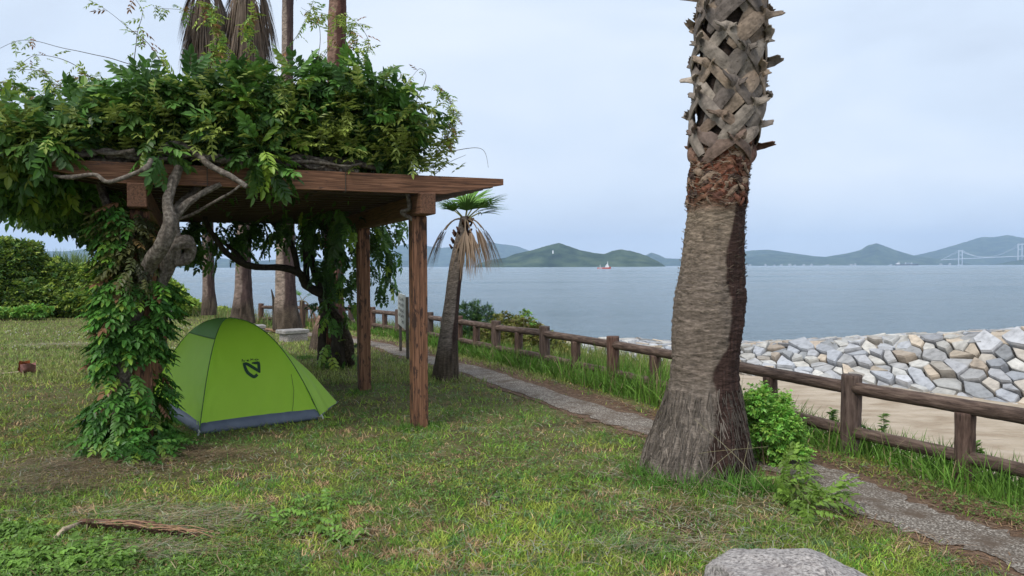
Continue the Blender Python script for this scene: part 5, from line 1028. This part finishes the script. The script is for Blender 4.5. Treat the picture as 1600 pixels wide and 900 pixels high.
# reddish needles along the path
m = 9000; i_ = rng.integers(0, len(PD), m); T = norm(np.gradient(PD, axis=0)); N = np.c_[T[:, 1], -T[:, 0]]; off = rng.normal(size=m) * .09 + np.where(rng.random(m) < .72, .50, -.42); XY = PD[i_] + N[i_] * off[:, None] + T[i_] * rng.uniform(-.2, .2, m)[:, None]
k = (XY[:, 1] < 18) & (XY[:, 1] > 3); XY = XY[k]; m = len(XY); C1 = np.c_[XY, terrain(XY[:, 0], XY[:, 1]) + .016 + rng.random(m) * .012]; a_ = rng.uniform(0, 6.28, m); dv = np.c_[np.cos(a_), np.sin(a_), np.zeros(m)]; w3 = np.c_[-dv[:, 1], dv[:, 0], np.zeros(m)] * (.0008 + .0002 * XY[:, 1])[:, None]; B1 = C1 + dv * rng.uniform(.03, .11, m)[:, None]
V = np.stack([C1 - w3, C1 + w3, B1 + w3, B1 - w3], 1).reshape(-1, 3); pr_ = np.array([(.30, .17, .09), (.22, .12, .07), (.15, .09, .055), (.38, .27, .17)]); mb.add(V, np.arange(4 * m).reshape(-1, 4), np.repeat(pr_[rng.integers(0, 4, m)], 4, 0))
stuff(mb.build('straw_litter', M['grass']), 'dry mown straw and brown needles lying on the lawn and along the path', 'straw')
# clover and small weeds close to the camera
mb = MB(); C0 = lawn_pts(60000, y0=600, dmax=8.5); f = fbm(C0[:, :2] * 1.1, 71, 3); C0 = C0[(f > .47) & (brownness(C0) < .5)][:17000]; n = len(C0); C0[:, 2] += rng.uniform(.015, .05, n); scatter(mb, TRI, C0, norm(rdir(n) * [1, 1, .3]), norm(rdir(n) * .35 + [0, 0, 1.]), rng.uniform(.012, .026, n), np.array([.15, .26, .05]) * rng.uniform(.45, 1.4, (n, 1)))
C0 = np.array([at_z(px, py) for px, py in [(random.uniform(0, 220), random.uniform(868, 898)) for _ in range(60)] + [(random.uniform(400, 560), random.uniform(790, 850)) for _ in range(15)] + [(random.uniform(0, 50), random.uniform(830, 850)) for _ in range(16)]]); n = len(C0); k = 4
P = np.repeat(C0, k, 0) + rng.normal(size=(n * k, 3)) * [.03, .03, .008] + [0, 0, .05]; scatter(mb, [compound(3, .08, .035, .022, .1, 5)], P, norm(rdir(n * k) * [1, 1, .2]), np.tile([0, 0, 1.], (n * k, 1)), rng.uniform(.7, 1.2, n * k), np.array([.17, .31, .05]) * rng.uniform(.6, 1.3, (n * k, 1)))
stuff(mb.build('clover', M['leaf']), 'clover and small round-leaved weeds in the nearest part of the lawn', 'ground cover')
# little white flowers far lawn
mb = MB(); q0 = at_z(70, 505); m = 500; P = np.c_[rng.uniform(-16, -6.5, m), rng.uniform(15, 24, m), np.zeros(m)]; P = P[fbm(P[:, :2] * .5, 81, 2) > .5]; m = len(P); P[:, 2] = terrain(P[:, 0], P[:, 1]) + rng.uniform(.05, .09, m); r_ = .009
V = np.stack([P + [-r_, 0, -r_], P + [r_, 0, -r_], P + [r_, 0.01, r_], P + [-r_, .01, r_]], 1).reshape(-1, 3); mb.add(V, np.arange(4 * m).reshape(-1, 4), (.42, .42, .36)); stuff(mb.build('clover_flowers', M['grass']), 'specks of white clover flowers on the far left lawn', 'flowers')
# tall grass along the fence
mb = MB()
def along_fence(n, o0, o1, d0=3, d1=24):
    Fp = np.array(full); seg = rng.integers(0, len(Fp) - 1, n * 2); t = rng.random(n * 2); A, B = Fp[seg], Fp[seg + 1]; d = norm(B - A); Nn = np.c_[d[:, 1], -d[:, 0]]; XY = A + (B - A) * t[:, None] + Nn * rng.uniform(o0, o1, n * 2)[:, None]
    XY = XY[(XY[:, 1] > d0) & (XY[:, 1] < d1)][:n]; return np.c_[XY, terrain(XY[:, 0], XY[:, 1]) - .02]
P = along_fence(21000, -.32, .55, 3, 24); n = len(P); P = P[path_d(P[:, 0], P[:, 1]) > .62]; n = len(P); f = fbm(P[:, :2] * 2.0, 91, 3); hgt = np.interp(P[:, 1], [4, 8, 9, 12, 20], [.30, .34, .42, .34, .26]) * rng.uniform(.45, 1.15, n) * (.55 + .9 * f)
c = (np.array([.07, .17, .022])[None] * (1 - f[:, None]) + np.array([.17, .31, .05])[None] * f[:, None]) * rng.uniform(.6, 1.35, (n, 1)); dr = rng.random(n) < .06; c[dr] = (.33, .28, .14); blades(mb, P, hgt, .009 + .0004 * P[:, 1], rng.uniform(.02, .5, n), c, seg=4, curl=1.2)
P = along_fence(1500, -.1, .9, 8.6, 10.2); n = len(P); blades(mb, P, rng.uniform(.3, .72, n), .013, rng.uniform(.05, .5, n), np.array([.13, .27, .035]) * rng.uniform(.6, 1.4, (n, 1)), seg=5, curl=1.4)
P = along_fence(12000, .4, 3.6, 10.4, 26); n = len(P); blades(mb, P, rng.uniform(.15, .5, n), .014, rng.uniform(.05, .6, n), np.array([.19, .23, .06]) * rng.uniform(.5, 1.4, (n, 1)), seg=4, curl=1.2)
# weeds on the sand's edge and the far bank
n = 900; P = np.c_[rng.uniform(2.2, 4.2, n), rng.uniform(23.5, 27, n), np.zeros(n)]; P[:, 2] = terrain(P[:, 0], P[:, 1]); P = P[fbm(P[:, :2] * .9, 12, 2) > .55]; n = len(P); blades(mb, P, rng.uniform(.08, .25, n), .02, rng.uniform(.1, .9, n), np.array([.2, .26, .07]) * rng.uniform(.6, 1.3, (n, 1)), seg=3)
n = 5000; P = np.c_[rng.uniform(-14, -4.8, n), rng.uniform(21, 31, n), np.zeros(n)]; s, _ = coast_s(P[:, 0], P[:, 1]); P = P[(s > -.9) & (s < 1.2)]; P[:, 2] = terrain(P[:, 0], P[:, 1]); n = len(P); blades(mb, P, rng.uniform(.2, .6, n), .02, rng.uniform(.05, .5, n), np.where(rng.random((n, 1)) < .35, [.36, .27, .15], [.16, .23, .06]) * rng.uniform(.6, 1.3, (n, 1)), seg=3)
n = 260
for px, py, m, L in ((90, 415, 160, .9), (118, 412, 160, .9), (105, 410, 120, 1.0), (150, 418, 160, .7), (140, 420, 90, .6)):
    q = at_y(px, py, 31); P = q + np.c_[rng.normal(size=(m, 2)) * .35, np.zeros(m)] - [0, 0, .3]; blades(mb, P, rng.uniform(.5, 1, m) * L, .03, rng.uniform(.02, .4, m), np.array([.17, .25, .07]) * rng.uniform(.6, 1.3, (m, 1)), seg=3)
stuff(mb.build('tall_grass', M['grass']), 'tall green grass growing under and along the log fence', 'grass')
# broadleaf weeds poking through by the fence
for k, (px, py, D, h, lab) in enumerate(((1352, 690, 6.6, .45, 'leafy weed poking through the fence right of the tallest fence post'), (1300, 660, 7.2, .3, 'small leafy weed left of the tallest fence post'), (1380, 665, 7.4, .3, 'short pale weed against the sand between two fence posts'), (1525, 715, 6.0, .4, 'leafy weed against the sand right of the short fence post'))):
    p1 = at_y(px, py, D); z0 = tz(p1[0], p1[1]); t = thing('weed', lab, 'weed', (p1[0], p1[1], z0)); mb = MB(); ms = MB(); tp = np.array([p1[0], p1[1], p1[2] + .12]); b0 = np.array([p1[0], p1[1], z0]); add_tube(ms, [b0, (b0 + tp) / 2 + [.02, 0, 0], tp], [.005, .003], 5, (.2, .22, .1)); ms.build('stem', M['bark'], t)
    m = 46; tt = rng.uniform(.45, 1, m); P = b0 + (tp - b0) * tt[:, None]; scatter(mb, LEAF1, P, norm(rdir(m) * [1, 1, .3] + [0, 0, .35]), np.tile([0, 0, 1.], (m, 1)), rng.uniform(.04, .075, m), np.array([.15, .26, .05]) * rng.uniform(.6, 1.3, (m, 1))); mb.build('foliage', M['leaf'], t)
# dead seed stalks leaning across the foot of the big palm
mb = MB()
for a, b in (((1225, 800), (1085, 655)), ((1060, 795), (1150, 700)), ((990, 735), (1200, 698)), ((1180, 790), (1110, 745)), ((1040, 790), (960, 850)), ((1150, 800), (1170, 690))):
    p0 = at_z(*a); p1 = at_y(b[0], b[1], 5.25); add_tube(mb, spline([p0, (p0 + p1) / 2 + [0, 0, .04], p1], 5), [.002, .001], 4, (.30, .27, .15))
stuff(mb.build('dry_stalks', M['grass']), 'thin dry grass stalks leaning across the foot of the big palm', 'grass stalks')

# ------------------------------------------------------------------ haze (air)
m = bpy.data.materials.new('haze'); m.use_nodes = True; t = m.node_tree; t.nodes.clear(); o = nn(t, 'ShaderNodeOutputMaterial'); pv = nn(t, 'ShaderNodeVolumePrincipled')
pv.inputs['Color'].default_value = (.56, .74, 1, 1); pv.inputs['Density'].default_value = 0.88e-4; pv.inputs['Anisotropy'].default_value = .0; t.links.new(pv.outputs[0], o.inputs['Volume'])
mb = MB(); mb.add(*box(0, 5250, 202, 22400, 10640, 416)); hz = mb.build('haze', m); stuff(hz, 'thin bluish sea haze that softens the far hills', 'haze')
